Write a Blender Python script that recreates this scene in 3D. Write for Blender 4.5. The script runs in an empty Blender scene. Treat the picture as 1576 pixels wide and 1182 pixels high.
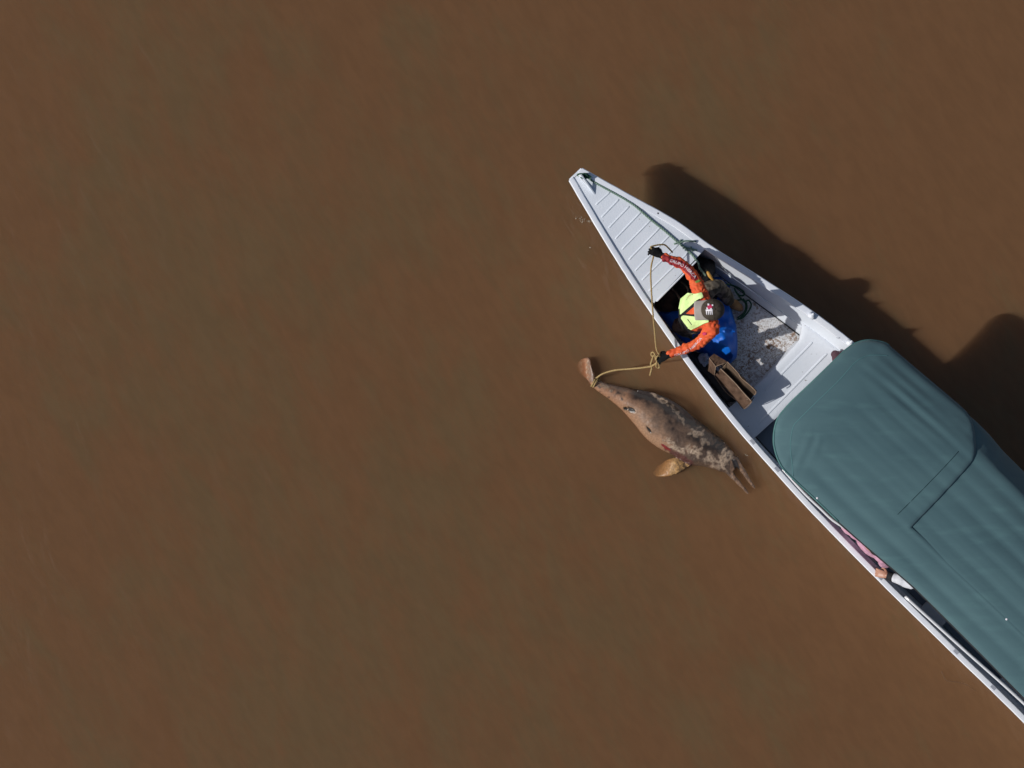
import bpy, bmesh, math, random
from mathutils import Vector, Matrix, noise
from mathutils.geometry import delaunay_2d_cdt
from mathutils.bvhtree import BVHTree
random.seed(7)
R = math.radians
scene = bpy.context.scene
col = scene.collection

# ------------------------------------------------------------------ camera, light
CAM_H = 16.0
PPM = 150.0                       # photo pixels per metre on the water
cam_d = bpy.data.cameras.new("camera"); cam = bpy.data.objects.new("camera", cam_d); col.objects.link(cam)
cam.location = (0, 0, CAM_H); cam.rotation_euler = (0, 0, 0)
cam_d.sensor_width = 36.0
cam_d.lens = 36.0 * CAM_H / (1576 / PPM)
cam_d.clip_start = 0.1; cam_d.clip_end = 2000
scene.camera = cam

SUN_EL = R(38.5)
SHADOW_DIR = R(10.0)              # shadows fall to the right and a little up
sd = bpy.data.lights.new("sun", 'SUN'); sun = bpy.data.objects.new("sun", sd); col.objects.link(sun)
sd.energy = 4.3; sd.angle = R(0.5); sd.color = (1.0, 0.972, 0.93)
lv = Vector((math.cos(SHADOW_DIR) * math.cos(SUN_EL), math.sin(SHADOW_DIR) * math.cos(SUN_EL), -math.sin(SUN_EL)))
sun.rotation_euler = lv.to_track_quat('-Z', 'Y').to_euler()
sun.location = (-20, -4, 16)

world = bpy.data.worlds.new("World"); scene.world = world; world.use_nodes = True
wn = world.node_tree; wn.nodes.clear()
sky = wn.nodes.new('ShaderNodeTexSky'); sky.sky_type = 'NISHITA'; sky.sun_disc = False
sky.sun_elevation = SUN_EL
# sky sun direction: rotation 0 = +Y, clockwise seen from above; sun stands at azimuth opposite to the shadows
sx, sy = -math.cos(SHADOW_DIR), -math.sin(SHADOW_DIR)
sky.sun_rotation = math.atan2(sx, sy)
sky.air_density = 1.0; sky.dust_density = 1.5; sky.ozone_density = 1.0
bg = wn.nodes.new('ShaderNodeBackground'); bg.inputs['Strength'].default_value = 0.08
wo = wn.nodes.new('ShaderNodeOutputWorld')
wn.links.new(sky.outputs[0], bg.inputs[0]); wn.links.new(bg.outputs[0], wo.inputs[0])

vs = scene.view_settings
vs.view_transform = 'Standard'; vs.look = 'None'; vs.exposure = -0.45; vs.gamma = 1.0; vs.use_curve_mapping = False
cy = scene.cycles
cy.use_denoising = True
try: cy.denoiser = 'OPENIMAGEDENOISE'
except Exception: pass
cy.max_bounces = 8; cy.diffuse_bounces = 3; cy.glossy_bounces = 2; cy.transmission_bounces = 4
cy.volume_bounces = 3; cy.transparent_max_bounces = 8
cy.sample_clamp_indirect = 4.0

# ------------------------------------------------------------------ helpers
def srgb(r, g, b):
    f = lambda c: (c / 255 / 12.92) if c / 255 <= 0.04045 else ((c / 255 + 0.055) / 1.055) ** 2.4
    return (f(r), f(g), f(b))

def P(px, py, z=0.0):
    """world point whose height is z and which the photograph shows at (px, py)"""
    k = (CAM_H - z) / CAM_H / PPM
    return Vector(((px - 788.0) * k, (591.0 - py) * k, z))

def to_px(v):
    k = CAM_H / (CAM_H - v.z) * PPM
    return (788.0 + v.x * k, 591.0 - v.y * k)

def cr(pts, n):
    """Catmull-Rom through points (tuples of any length), n samples per span"""
    pts = [tuple(p) for p in pts]; out = []
    m = len(pts)
    for i in range(m - 1):
        p0 = pts[max(i - 1, 0)]; p1 = pts[i]; p2 = pts[i + 1]; p3 = pts[min(i + 2, m - 1)]
        for k in range(n):
            t = k / n
            out.append(tuple(0.5 * (2 * b + (c - a) * t + (2 * a - 5 * b + 4 * c - d) * t * t + (3 * b - a - 3 * c + d) * t ** 3)
                             for a, b, c, d in zip(p0, p1, p2, p3)))
    out.append(pts[-1]); return out

def crv(pts, n): return [Vector(p) for p in cr([tuple(p) for p in pts], n)]

def org(parent):
    v = Vector((0, 0, 0))
    while parent is not None:
        v += parent.location; parent = parent.parent
    return v

def put(name, me, mat, parent=None, smooth=True, origin=None):
    """link a mesh given in world coordinates as one object"""
    if mat is not None and len(me.materials) == 0:
        for m in (mat if isinstance(mat, (list, tuple)) else [mat]): me.materials.append(m)
    base = org(parent)
    if origin is None:
        if parent is None and len(me.vertices):
            xs = [v.co.x for v in me.vertices]; ys = [v.co.y for v in me.vertices]; zs = [v.co.z for v in me.vertices]
            origin = Vector(((min(xs) + max(xs)) / 2, (min(ys) + max(ys)) / 2, min(zs)))
        else:
            origin = base
    me.transform(Matrix.Translation(-origin))
    if smooth:
        me.polygons.foreach_set('use_smooth', [True] * len(me.polygons))
    me.update()
    o = bpy.data.objects.new(name, me); col.objects.link(o)
    o.parent = parent; o.location = origin - base
    return o

def mesh(name, verts, faces):
    me = bpy.data.meshes.new(name)
    me.from_pydata([tuple(v) for v in verts], [], faces); me.validate(); return me

def empty(name, loc):
    o = bpy.data.objects.new(name, None); col.objects.link(o); o.location = loc
    o.empty_display_size = 0.1; return o

def tag(o, label=None, cat=None, group=None, kind=None):
    if label: o['label'] = label
    if cat: o['category'] = cat
    if group: o['group'] = group
    if kind: o['kind'] = kind
    return o

class Geo:
    """collects verts and faces"""
    def __init__(s): s.v = []; s.f = []
    def add(s, vs_, fs_):
        n = len(s.v); s.v += [Vector(v) for v in vs_]; s.f += [tuple(i + n for i in f) for f in fs_]
    def rings(s, rings, cap=True, closed=False):
        n = len(s.v); k = len(rings[0])
        for r in rings: s.v += [Vector(v) for v in r]
        m = len(rings)
        for i in range(m if closed else m - 1):
            j = (i + 1) % m
            for a in range(k):
                b = (a + 1) % k
                s.f.append((n + i * k + a, n + i * k + b, n + j * k + b, n + j * k + a))
        if cap and not closed:
            s.f.append(tuple(n + a for a in range(k))[::-1]); s.f.append(tuple(n + (m - 1) * k + a for a in range(k)))
    def tube(s, path, rad, seg=8, flat=1.0, up=None, cap=True, round_ends=False, twist=0):
        path = [Vector(p) for p in path]; m = len(path)
        rf = rad if callable(rad) else (lambda t: rad)
        rings = []; nrm = None
        for i in range(m):
            t = (path[min(i + 1, m - 1)] - path[max(i - 1, 0)])
            t = t.normalized() if t.length > 1e-9 else Vector((1, 0, 0))
            if up is not None:
                nrm = Vector(up) - t * t.dot(Vector(up))
            elif nrm is None:
                a = Vector((0, 0, 1)) if abs(t.z) < 0.9 else Vector((1, 0, 0)); nrm = a - t * t.dot(a)
            else: nrm = nrm - t * t.dot(nrm)
            if nrm.length < 1e-6: nrm = t.orthogonal()
            nrm.normalize(); bi = t.cross(nrm)
            r = rf(i / max(m - 1, 1))
            ring = []
            for k in range(seg):
                a = 2 * math.pi * k / seg
                ring.append(path[i] + nrm * (math.sin(a) * r * flat) + bi * (math.cos(a) * r))
            rings.append(ring)
        if round_ends:
            def shrink(ring, c, d):
                return [c + (p - c) * 0.7 + d for p in ring], [c + (p - c) * 0.3 + d * 1.6 for p in ring]
            d0 = (path[0] - path[1]).normalized() * rf(0) * 0.6; d1 = (path[-1] - path[-2]).normalized() * rf(1) * 0.6
            a, b = shrink(rings[0], path[0], d0); rings = [b, a] + rings
            a, b = shrink(rings[-1], path[-1], d1); rings = rings + [a, b]
        s.rings(rings, cap)
    def ellipsoid(s, c, rx, ry, rz, mtx=None, nu=16, nv=10):
        c = Vector(c); rings = []
        for j in range(1, nv):
            ph = math.pi * j / nv; ring = []
            for i in range(nu):
                th = 2 * math.pi * i / nu
                p = Vector((rx * math.sin(ph) * math.cos(th), ry * math.sin(ph) * math.sin(th), rz * math.cos(ph)))
                if mtx is not None: p = mtx @ p
                ring.append(c + p)
            rings.append(ring)
        s.rings(rings, True)
    def box(s, c, hx, hy, hz, mtx=None):
        c = Vector(c); vs_ = []
        for z in (-1, 1):
            for x, y in ((-1, -1), (1, -1), (1, 1), (-1, 1)):
                p = Vector((x * hx, y * hy, z * hz))
                if mtx is not None: p = mtx @ p
                vs_.append(c + p)
        s.add(vs_, [(3, 2, 1, 0), (4, 5, 6, 7), (0, 1, 5, 4), (1, 2, 6, 5), (2, 3, 7, 6), (3, 0, 4, 7)])
    def mesh(s, name): return mesh(name, s.v, s.f)
    def bevelled(s, name, w=0.004, seg=2):
        bm = bmesh.new(); me = s.mesh(name); bm.from_mesh(me)
        bmesh.ops.recalc_face_normals(bm, faces=bm.faces)
        bmesh.ops.bevel(bm, geom=[e for e in bm.edges if len(e.link_faces) == 2 and e.calc_face_angle(0) > 0.5], offset=w, segments=seg, affect='EDGES')
        bm.to_mesh(me); bm.free(); return me

def fixn(me):
    bm = bmesh.new(); bm.from_mesh(me); bmesh.ops.recalc_face_normals(bm, faces=bm.faces); bm.to_mesh(me); bm.free(); return me

def remeshed(geo, name, voxel=0.01, smooth=4, fac=0.5):
    """weld overlapping closed solids into one continuous surface"""
    me = fixn(geo.mesh(name + '_src'))
    o = bpy.data.objects.new('tmp', me); col.objects.link(o)
    m = o.modifiers.new('r', 'REMESH'); m.mode = 'VOXEL'; m.voxel_size = voxel
    if smooth:
        m2 = o.modifiers.new('s', 'SMOOTH'); m2.iterations = smooth; m2.factor = fac
    dg = bpy.context.evaluated_depsgraph_get(); dg.update()
    out = bpy.data.meshes.new_from_object(o.evaluated_get(dg)); out.name = name
    bpy.data.objects.remove(o); bpy.data.meshes.remove(me)
    return out

def puff(me, fn):
    """move each vertex along its normal by fn(co)"""
    vs_ = [(v.co.copy(), v.normal.copy()) for v in me.vertices]
    me.vertices.foreach_set('co', [c for p, n in vs_ for c in (p + n * fn(p))]); me.update()

def inside(poly, x, y):
    c = False; n = len(poly); j = n - 1
    for i in range(n):
        xi, yi = poly[i]; xj, yj = poly[j]
        if (yi > y) != (yj > y) and x < (xj - xi) * (y - yi) / (yj - yi) + xi: c = not c
        j = i
    return c

import numpy as np
def seg_dists(poly, pts, closed=True):
    a = np.array([(p[0], p[1]) for p in poly]); b = np.roll(a, -1, 0)
    if not closed: a = a[:-1]; b = b[:-1]
    d = b - a; L = (d ** 2).sum(1); L[L == 0] = 1e-12
    out = np.empty(len(pts)); P_ = np.array([(p[0], p[1]) for p in pts], float).reshape(-1, 2)
    for s in range(0, len(P_), 2000):
        q = P_[s:s + 2000, None, :] - a[None]; t = np.clip((q * d[None]).sum(2) / L, 0, 1)
        out[s:s + 2000] = np.sqrt(((q - t[..., None] * d[None]) ** 2).sum(2)).min(1)
    return out

def seg_dist(poly, x, y, closed=True):
    best = 1e9; n = len(poly)
    for i in range(n if closed else n - 1):
        ax, ay = poly[i]; bx, by = poly[(i + 1) % n]
        dx, dy = bx - ax, by - ay; L = dx * dx + dy * dy
        t = 0 if L == 0 else max(0, min(1, ((x - ax) * dx + (y - ay) * dy) / L))
        d = math.hypot(ax + t * dx - x, ay + t * dy - y)
        if d < best: best = d
    return best

def resample(poly, step, closed=True):
    out = []; n = len(poly)
    for i in range(n if closed else n - 1):
        a = poly[i]; b = poly[(i + 1) % n]
        L = math.hypot(b[0] - a[0], b[1] - a[1]); k = max(1, int(round(L / step)))
        for q in range(k): out.append((a[0] + (b[0] - a[0]) * q / k, a[1] + (b[1] - a[1]) * q / k))
    if not closed: out.append(tuple(poly[-1]))
    return out

def sheet(name, outline, zf, step=0.03, thick=0.006, jitter=0.0, axis=None):
    """solid sheet over a world-XY outline; zf(x, y, d) is the height, d the distance to the rim"""
    poly = resample(outline, step)
    # drop near-duplicate
    pts = [Vector(p) for p in poly]; nb = len(pts)
    ux = Vector(axis).normalized() if axis else Vector((1, 0)); uy = Vector((-ux.y, ux.x))
    us = [p.dot(ux) for p in pts]; ws = [p.dot(uy) for p in pts]
    a = min(us); cand = []
    while a < max(us):
        b = min(ws)
        while b < max(ws):
            p = ux * (a + random.uniform(-1, 1) * jitter * step) + uy * (b + random.uniform(-1, 1) * jitter * step)
            if inside(poly, p.x, p.y): cand.append(p)
            b += step
        a += step
    if cand: pts += [p for p, dd in zip(cand, seg_dists(poly, cand)) if dd > step * .45]
    v, e, f, *_ = delaunay_2d_cdt(pts, [(i, (i + 1) % nb) for i in range(nb)], [], 1, 1e-6)
    top = [Vector((p.x, p.y, zf(p.x, p.y, float(dd)))) for p, dd in zip(v, seg_dists(poly, v))]
    n = len(top)
    vs_ = top + [p - Vector((0, 0, thick)) for p in top]
    fs_ = []
    ecount = {}
    for t in f:
        t = tuple(t)
        A, B, C = top[t[0]], top[t[1]], top[t[2]]
        if ((B - A).cross(C - A)).z < 0: t = t[::-1]
        fs_.append(t); fs_.append(tuple(i + n for i in t[::-1]))
        for q in range(3): ecount[(t[q], t[(q + 1) % 3])] = 1
    for (a_, b_) in list(ecount):
        if (b_, a_) not in ecount: fs_.append((b_, a_, a_ + n, b_ + n))
    return mesh(name, vs_, fs_)

def N(x, y=0, z=0, s=1.0): return noise.noise(Vector((x * s, y * s, z * s)))

# ------------------------------------------------------------------ materials
def mat(name, c1, c2=None, scale=8.0, rough=0.6, bump=0.0, bscale=None, metallic=0.0, spec=0.5, detail=6.0,
        lo=0.35, hi=0.65, stretch=None, dist=0.01, sheen=0.0, c3=None, s3=60, t3=0.62, w3=0.05):
    m = bpy.data.materials.new(name); m.use_nodes = True; nt = m.node_tree
    b = nt.nodes['Principled BSDF']
    b.inputs['Roughness'].default_value = rough; b.inputs['Metallic'].default_value = metallic
    b.inputs['Specular IOR Level'].default_value = spec
    if sheen: b.inputs['Sheen Weight'].default_value = sheen
    tc = nt.nodes.new('ShaderNodeTexCoord'); mp = nt.nodes.new('ShaderNodeMapping')
    nt.links.new(tc.outputs['Object'], mp.inputs[0])
    if stretch: mp.inputs['Rotation'].default_value = (0, 0, stretch[0]); mp.inputs['Scale'].default_value = stretch[1]
    last = None
    if c2 is not None:
        n = nt.nodes.new('ShaderNodeTexNoise'); n.inputs['Scale'].default_value = scale; n.inputs['Detail'].default_value = detail
        nt.links.new(mp.outputs[0], n.inputs['Vector'])
        r = nt.nodes.new('ShaderNodeValToRGB'); r.color_ramp.elements[0].position = lo; r.color_ramp.elements[1].position = hi
        r.color_ramp.elements[0].color = (*c1, 1); r.color_ramp.elements[1].color = (*c2, 1)
        nt.links.new(n.outputs['Fac'], r.inputs[0]); last = r.outputs[0]
    if c3 is not None:
        n3 = nt.nodes.new('ShaderNodeTexNoise'); n3.inputs['Scale'].default_value = s3; n3.inputs['Detail'].default_value = 4
        nt.links.new(mp.outputs[0], n3.inputs['Vector'])
        r3 = nt.nodes.new('ShaderNodeMapRange'); r3.inputs['From Min'].default_value = t3; r3.inputs['From Max'].default_value = t3 + w3
        nt.links.new(n3.outputs['Fac'], r3.inputs[0])
        mx = nt.nodes.new('ShaderNodeMix'); mx.data_type = 'RGBA'
        nt.links.new(r3.outputs[0], mx.inputs['Factor'])
        if last: nt.links.new(last, mx.inputs[6])
        else: mx.inputs[6].default_value = (*c1, 1)
        mx.inputs[7].default_value = (*c3, 1); last = mx.outputs[2]
    if last: nt.links.new(last, b.inputs['Base Color'])
    else: b.inputs['Base Color'].default_value = (*c1, 1)
    if bump:
        nb_ = nt.nodes.new('ShaderNodeTexNoise'); nb_.inputs['Scale'].default_value = bscale or scale * 4; nb_.inputs['Detail'].default_value = 5
        nt.links.new(mp.outputs[0], nb_.inputs['Vector'])
        bp = nt.nodes.new('ShaderNodeBump'); bp.inputs['Strength'].default_value = bump; bp.inputs['Distance'].default_value = dist
        nt.links.new(nb_.outputs['Fac'], bp.inputs['Height']); nt.links.new(bp.outputs[0], b.inputs['Normal'])
    return m

M = {}
M['paint'] = mat('white_boat_paint', (0.73, 0.775, 0.84), (0.79, 0.83, 0.885), 3.0, 0.42, 0.12, 30, c3=(0.30, 0.30, 0.30), s3=38, t3=0.70, w3=0.05)
M['deckpaint'] = mat('deck_paint', (0.70, 0.745, 0.81), (0.765, 0.80, 0.86), 2.2, 0.5, 0.15, 60, c3=(0.25, 0.22, 0.19), s3=28, t3=0.725, w3=0.03)
M['rim'] = mat('gunwale_paint', (0.84, 0.865, 0.91), (0.77, 0.80, 0.87), 5, 0.4, 0.1, 40, c3=(0.33, 0.35, 0.40), s3=9, t3=0.70, w3=0.04)
M['alu'] = mat('bare_aluminium', (0.42, 0.44, 0.50), (0.52, 0.54, 0.60), 4, 0.42, 0.1, 50, metallic=0.35)
M['tubealu'] = mat('polished_tube', (0.86, 0.87, 0.89), (0.9, 0.9, 0.92), 6, 0.3, 0.0, metallic=0.3)
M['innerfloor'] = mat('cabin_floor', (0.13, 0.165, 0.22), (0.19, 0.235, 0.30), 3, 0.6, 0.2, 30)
M['dark'] = mat('dark_rubber', (0.010, 0.011, 0.013), (0.02, 0.02, 0.024), 12, 0.6)
M['canvas'] = mat('teal_canvas', (0.060, 0.118, 0.134), (0.075, 0.142, 0.156), 1.6, 0.82, 0.25, 420, dist=0.002, sheen=0.15, spec=0.25,
                  stretch=(R(44), (0.5, 2.0, 1.0)), lo=0.3, hi=0.7, c3=(0.085, 0.165, 0.175), s3=5, t3=0.54, w3=0.3)
M['canvas_trim'] = mat('teal_trim', (0.060, 0.150, 0.150), (0.085, 0.19, 0.185), 6, 0.75, spec=0.25)
M['seam'] = mat('seam_thread', (0.085, 0.19, 0.20), None, rough=0.8, spec=0.2)
M['seamdark'] = mat('dark_seam', (0.018, 0.045, 0.052), None, rough=0.8, spec=0.2)
M['eye'] = mat('eye', (0.02, 0.015, 0.012), None, rough=0.25)
M['orange'] = mat('orange_shirt', (0.74, 0.13, 0.040), (0.66, 0.085, 0.028), 14, 0.65, 0.35, 60, dist=0.004, spec=0.25)
M['maroon'] = mat('maroon_print', (0.22, 0.018, 0.028), (0.30, 0.025, 0.03), 14, 0.65, 0.3, 60, spec=0.25)
M['neon'] = mat('neon_vest', (0.72, 0.93, 0.40), (0.66, 0.88, 0.36), 10, 0.6, 0.3, 50, dist=0.004, spec=0.3)
M['black'] = mat('black_cloth', (0.011, 0.011, 0.013), (0.022, 0.021, 0.023), 20, 0.75, 0.4, 70, spec=0.25)
M['glove'] = mat('black_glove', (0.006, 0.006, 0.0065), (0.010, 0.010, 0.011), 40, 0.8, 0.4, 120, spec=0.12)
M['pants'] = mat('khaki_camouflage', (0.065, 0.052, 0.038), (0.17, 0.14, 0.105), 16, 0.85, 0.4, 60, lo=0.44, hi=0.54, spec=0.2)
M['skin'] = mat('skin', (0.36, 0.17, 0.10), (0.42, 0.21, 0.13), 20, 0.5)
M['skinlight'] = mat('skin_tanned', (0.40, 0.20, 0.13), (0.47, 0.25, 0.17), 20, 0.45)
M['hair'] = mat('dark_hair', (0.015, 0.011, 0.009), (0.03, 0.022, 0.017), 30, 0.6)
M['cap'] = mat('brown_cap', (0.058, 0.046, 0.034), (0.078, 0.062, 0.048), 30, 0.85, 0.4, 130, dist=0.003, spec=0.2)
M['brim'] = mat('grey_cap_brim', (0.36, 0.32, 0.29), (0.40, 0.36, 0.33), 20, 0.8, 0.2, 130, spec=0.2)
M['white'] = mat('white_print', (0.80, 0.76, 0.80), None, rough=0.6)
M['pinkprint'] = mat('crimson_print', (0.50, 0.015, 0.085), None, rough=0.6)
M['boot'] = mat('brown_leather', (0.20, 0.095, 0.030), (0.30, 0.16, 0.06), 18, 0.6, 0.4, 50)
M['pink'] = mat('pink_shirt', (0.58, 0.33, 0.43), (0.52, 0.28, 0.38), 5, 0.75, 0.3, 50, spec=0.2)
M['whitecloth'] = mat('white_sleeve', (0.66, 0.67, 0.71), (0.56, 0.58, 0.63), 6, 0.75, 0.3, 60, spec=0.2)
M['denim'] = mat('dark_trousers', (0.02, 0.025, 0.035), (0.035, 0.04, 0.055), 9, 0.8, 0.2)
M['tarp'] = mat('blue_tarp', (0.003, 0.12, 0.58), (0.004, 0.15, 0.66), 7, 0.48, 0.15, 60, spec=0.4)
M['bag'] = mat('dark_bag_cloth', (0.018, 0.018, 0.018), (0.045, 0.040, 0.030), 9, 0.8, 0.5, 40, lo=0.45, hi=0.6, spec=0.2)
M['yellow'] = mat('yellow_plastic', (0.62, 0.34, 0.06), (0.54, 0.28, 0.05), 12, 0.5)
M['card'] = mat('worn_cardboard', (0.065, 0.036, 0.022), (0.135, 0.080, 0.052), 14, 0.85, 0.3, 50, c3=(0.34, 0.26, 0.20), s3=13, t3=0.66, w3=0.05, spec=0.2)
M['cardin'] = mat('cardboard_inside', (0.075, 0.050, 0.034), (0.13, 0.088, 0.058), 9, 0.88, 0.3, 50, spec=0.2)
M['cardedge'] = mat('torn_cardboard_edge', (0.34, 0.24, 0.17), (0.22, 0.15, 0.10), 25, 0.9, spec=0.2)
M['plastic'] = mat('grey_plastic_wrap', (0.34, 0.38, 0.46), (0.58, 0.60, 0.66), 22, 0.3, 0.4, 50)
M['rope'] = mat('tan_rope', (0.44, 0.32, 0.15), (0.34, 0.235, 0.10), 60, 0.85, 0.5, 160, spec=0.2)
M['green'] = mat('green_rope', (0.15, 0.23, 0.185), (0.22, 0.31, 0.25), 60, 0.8, 0.5, 160, spec=0.2)
M['greendark'] = mat('green_rope_wet', (0.02, 0.075, 0.045), (0.04, 0.11, 0.065), 60, 0.8, 0.5, 160, spec=0.2)
M['plum'] = mat('plum_cloth', (0.07, 0.03, 0.04), (0.10, 0.045, 0.06), 9, 0.8)
M['foam'] = mat('foam', (0.36, 0.31, 0.24), None, rough=0.6)
M['twig'] = mat('wet_twig', (0.16, 0.10, 0.05), None, rough=0.7)

# worn painted floor of the open cockpit: grey-white paint with rust specks
def floor_mat():
    m = bpy.data.materials.new('worn_floor_paint'); m.use_nodes = True; nt = m.node_tree; b = nt.nodes['Principled BSDF']
    b.inputs['Roughness'].default_value = 0.6
    tc = nt.nodes.new('ShaderNodeTexCoord'); mp = nt.nodes.new('ShaderNodeMapping'); mp.inputs['Rotation'].default_value = (0, 0, R(45))
    nt.links.new(tc.outputs['Object'], mp.inputs[0])
    def nz(scale, det=5):
        n = nt.nodes.new('ShaderNodeTexNoise'); n.inputs['Scale'].default_value = scale; n.inputs['Detail'].default_value = det
        nt.links.new(mp.outputs[0], n.inputs['Vector']); return n.outputs['Fac']
    def mr(a, x0, x1):
        n = nt.nodes.new('ShaderNodeMapRange'); n.inputs['From Min'].default_value = x0; n.inputs['From Max'].default_value = x1
        nt.links.new(a, n.inputs[0]); return n.outputs[0]
    def mul(a, b_):
        n = nt.nodes.new('ShaderNodeMath'); n.operation = 'MULTIPLY'; nt.links.new(a, n.inputs[0]); nt.links.new(b_, n.inputs[1]); return n.outputs[0]
    def mix(f, a, c):
        n = nt.nodes.new('ShaderNodeMix'); n.data_type = 'RGBA'; nt.links.new(f, n.inputs['Factor'])
        if isinstance(a, tuple): n.inputs[6].default_value = (*a, 1)
        else: nt.links.new(a, n.inputs[6])
        n.inputs[7].default_value = (*c, 1); return n.outputs[2]
    base = mix(mr(nz(5), .35, .65), (0.66, 0.67, 0.69), (0.76, 0.76, 0.77))
    speck = mul(mr(nz(75, 4), .52, .62), mr(nz(1.6, 3), .36, .55))
    c = mix(speck, base, (0.30, 0.235, 0.17))
    rust = mul(mr(nz(34, 5), .47, .60), mr(nz(2.6, 3), .42, .60))
    c = mix(rust, c, (0.20, 0.10, 0.045))
    blk = mr(nz(95, 3), .62, .70); c = mix(blk, c, (0.05, 0.045, 0.04))
    nt.links.new(c, b.inputs['Base Color'])
    bp = nt.nodes.new('ShaderNodeBump'); bp.inputs['Strength'].default_value = 0.4; bp.inputs['Distance'].default_value = 0.004
    nt.links.new(nz(45), bp.inputs['Height']); nt.links.new(bp.outputs[0], b.inputs['Normal'])
    return m
M['floor'] = floor_mat()

# vertex-coloured hide for the animal
def hide_mat():
    m = bpy.data.materials.new('river_dolphin_hide'); m.use_nodes = True; nt = m.node_tree; b = nt.nodes['Principled BSDF']
    a = nt.nodes.new('ShaderNodeAttribute'); a.attribute_name = 'hide'
    tc = nt.nodes.new('ShaderNodeTexCoord'); n = nt.nodes.new('ShaderNodeTexNoise'); n.inputs['Scale'].default_value = 55; n.inputs['Detail'].default_value = 5
    nt.links.new(tc.outputs['Object'], n.inputs['Vector'])
    r = nt.nodes.new('ShaderNodeMapRange'); r.inputs['From Min'].default_value = .3; r.inputs['From Max'].default_value = .7
    r.inputs['To Min'].default_value = .78; r.inputs['To Max'].default_value = 1.2
    nt.links.new(n.outputs['Fac'], r.inputs[0])
    mx = nt.nodes.new('ShaderNodeVectorMath'); mx.operation = 'SCALE'
    nt.links.new(a.outputs['Color'], mx.inputs[0]); nt.links.new(r.outputs[0], mx.inputs['Scale'])
    nt.links.new(mx.outputs[0], b.inputs['Base Color'])
    b.inputs['Roughness'].default_value = 0.36; b.inputs['Specular IOR Level'].default_value = 0.45
    bp = nt.nodes.new('ShaderNodeBump'); bp.inputs['Strength'].default_value = 0.2; bp.inputs['Distance'].default_value = 0.004
    nt.links.new(n.outputs['Fac'], bp.inputs['Height']); nt.links.new(bp.outputs[0], b.inputs['Normal'])
    return m
M['hide'] = hide_mat()

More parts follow.
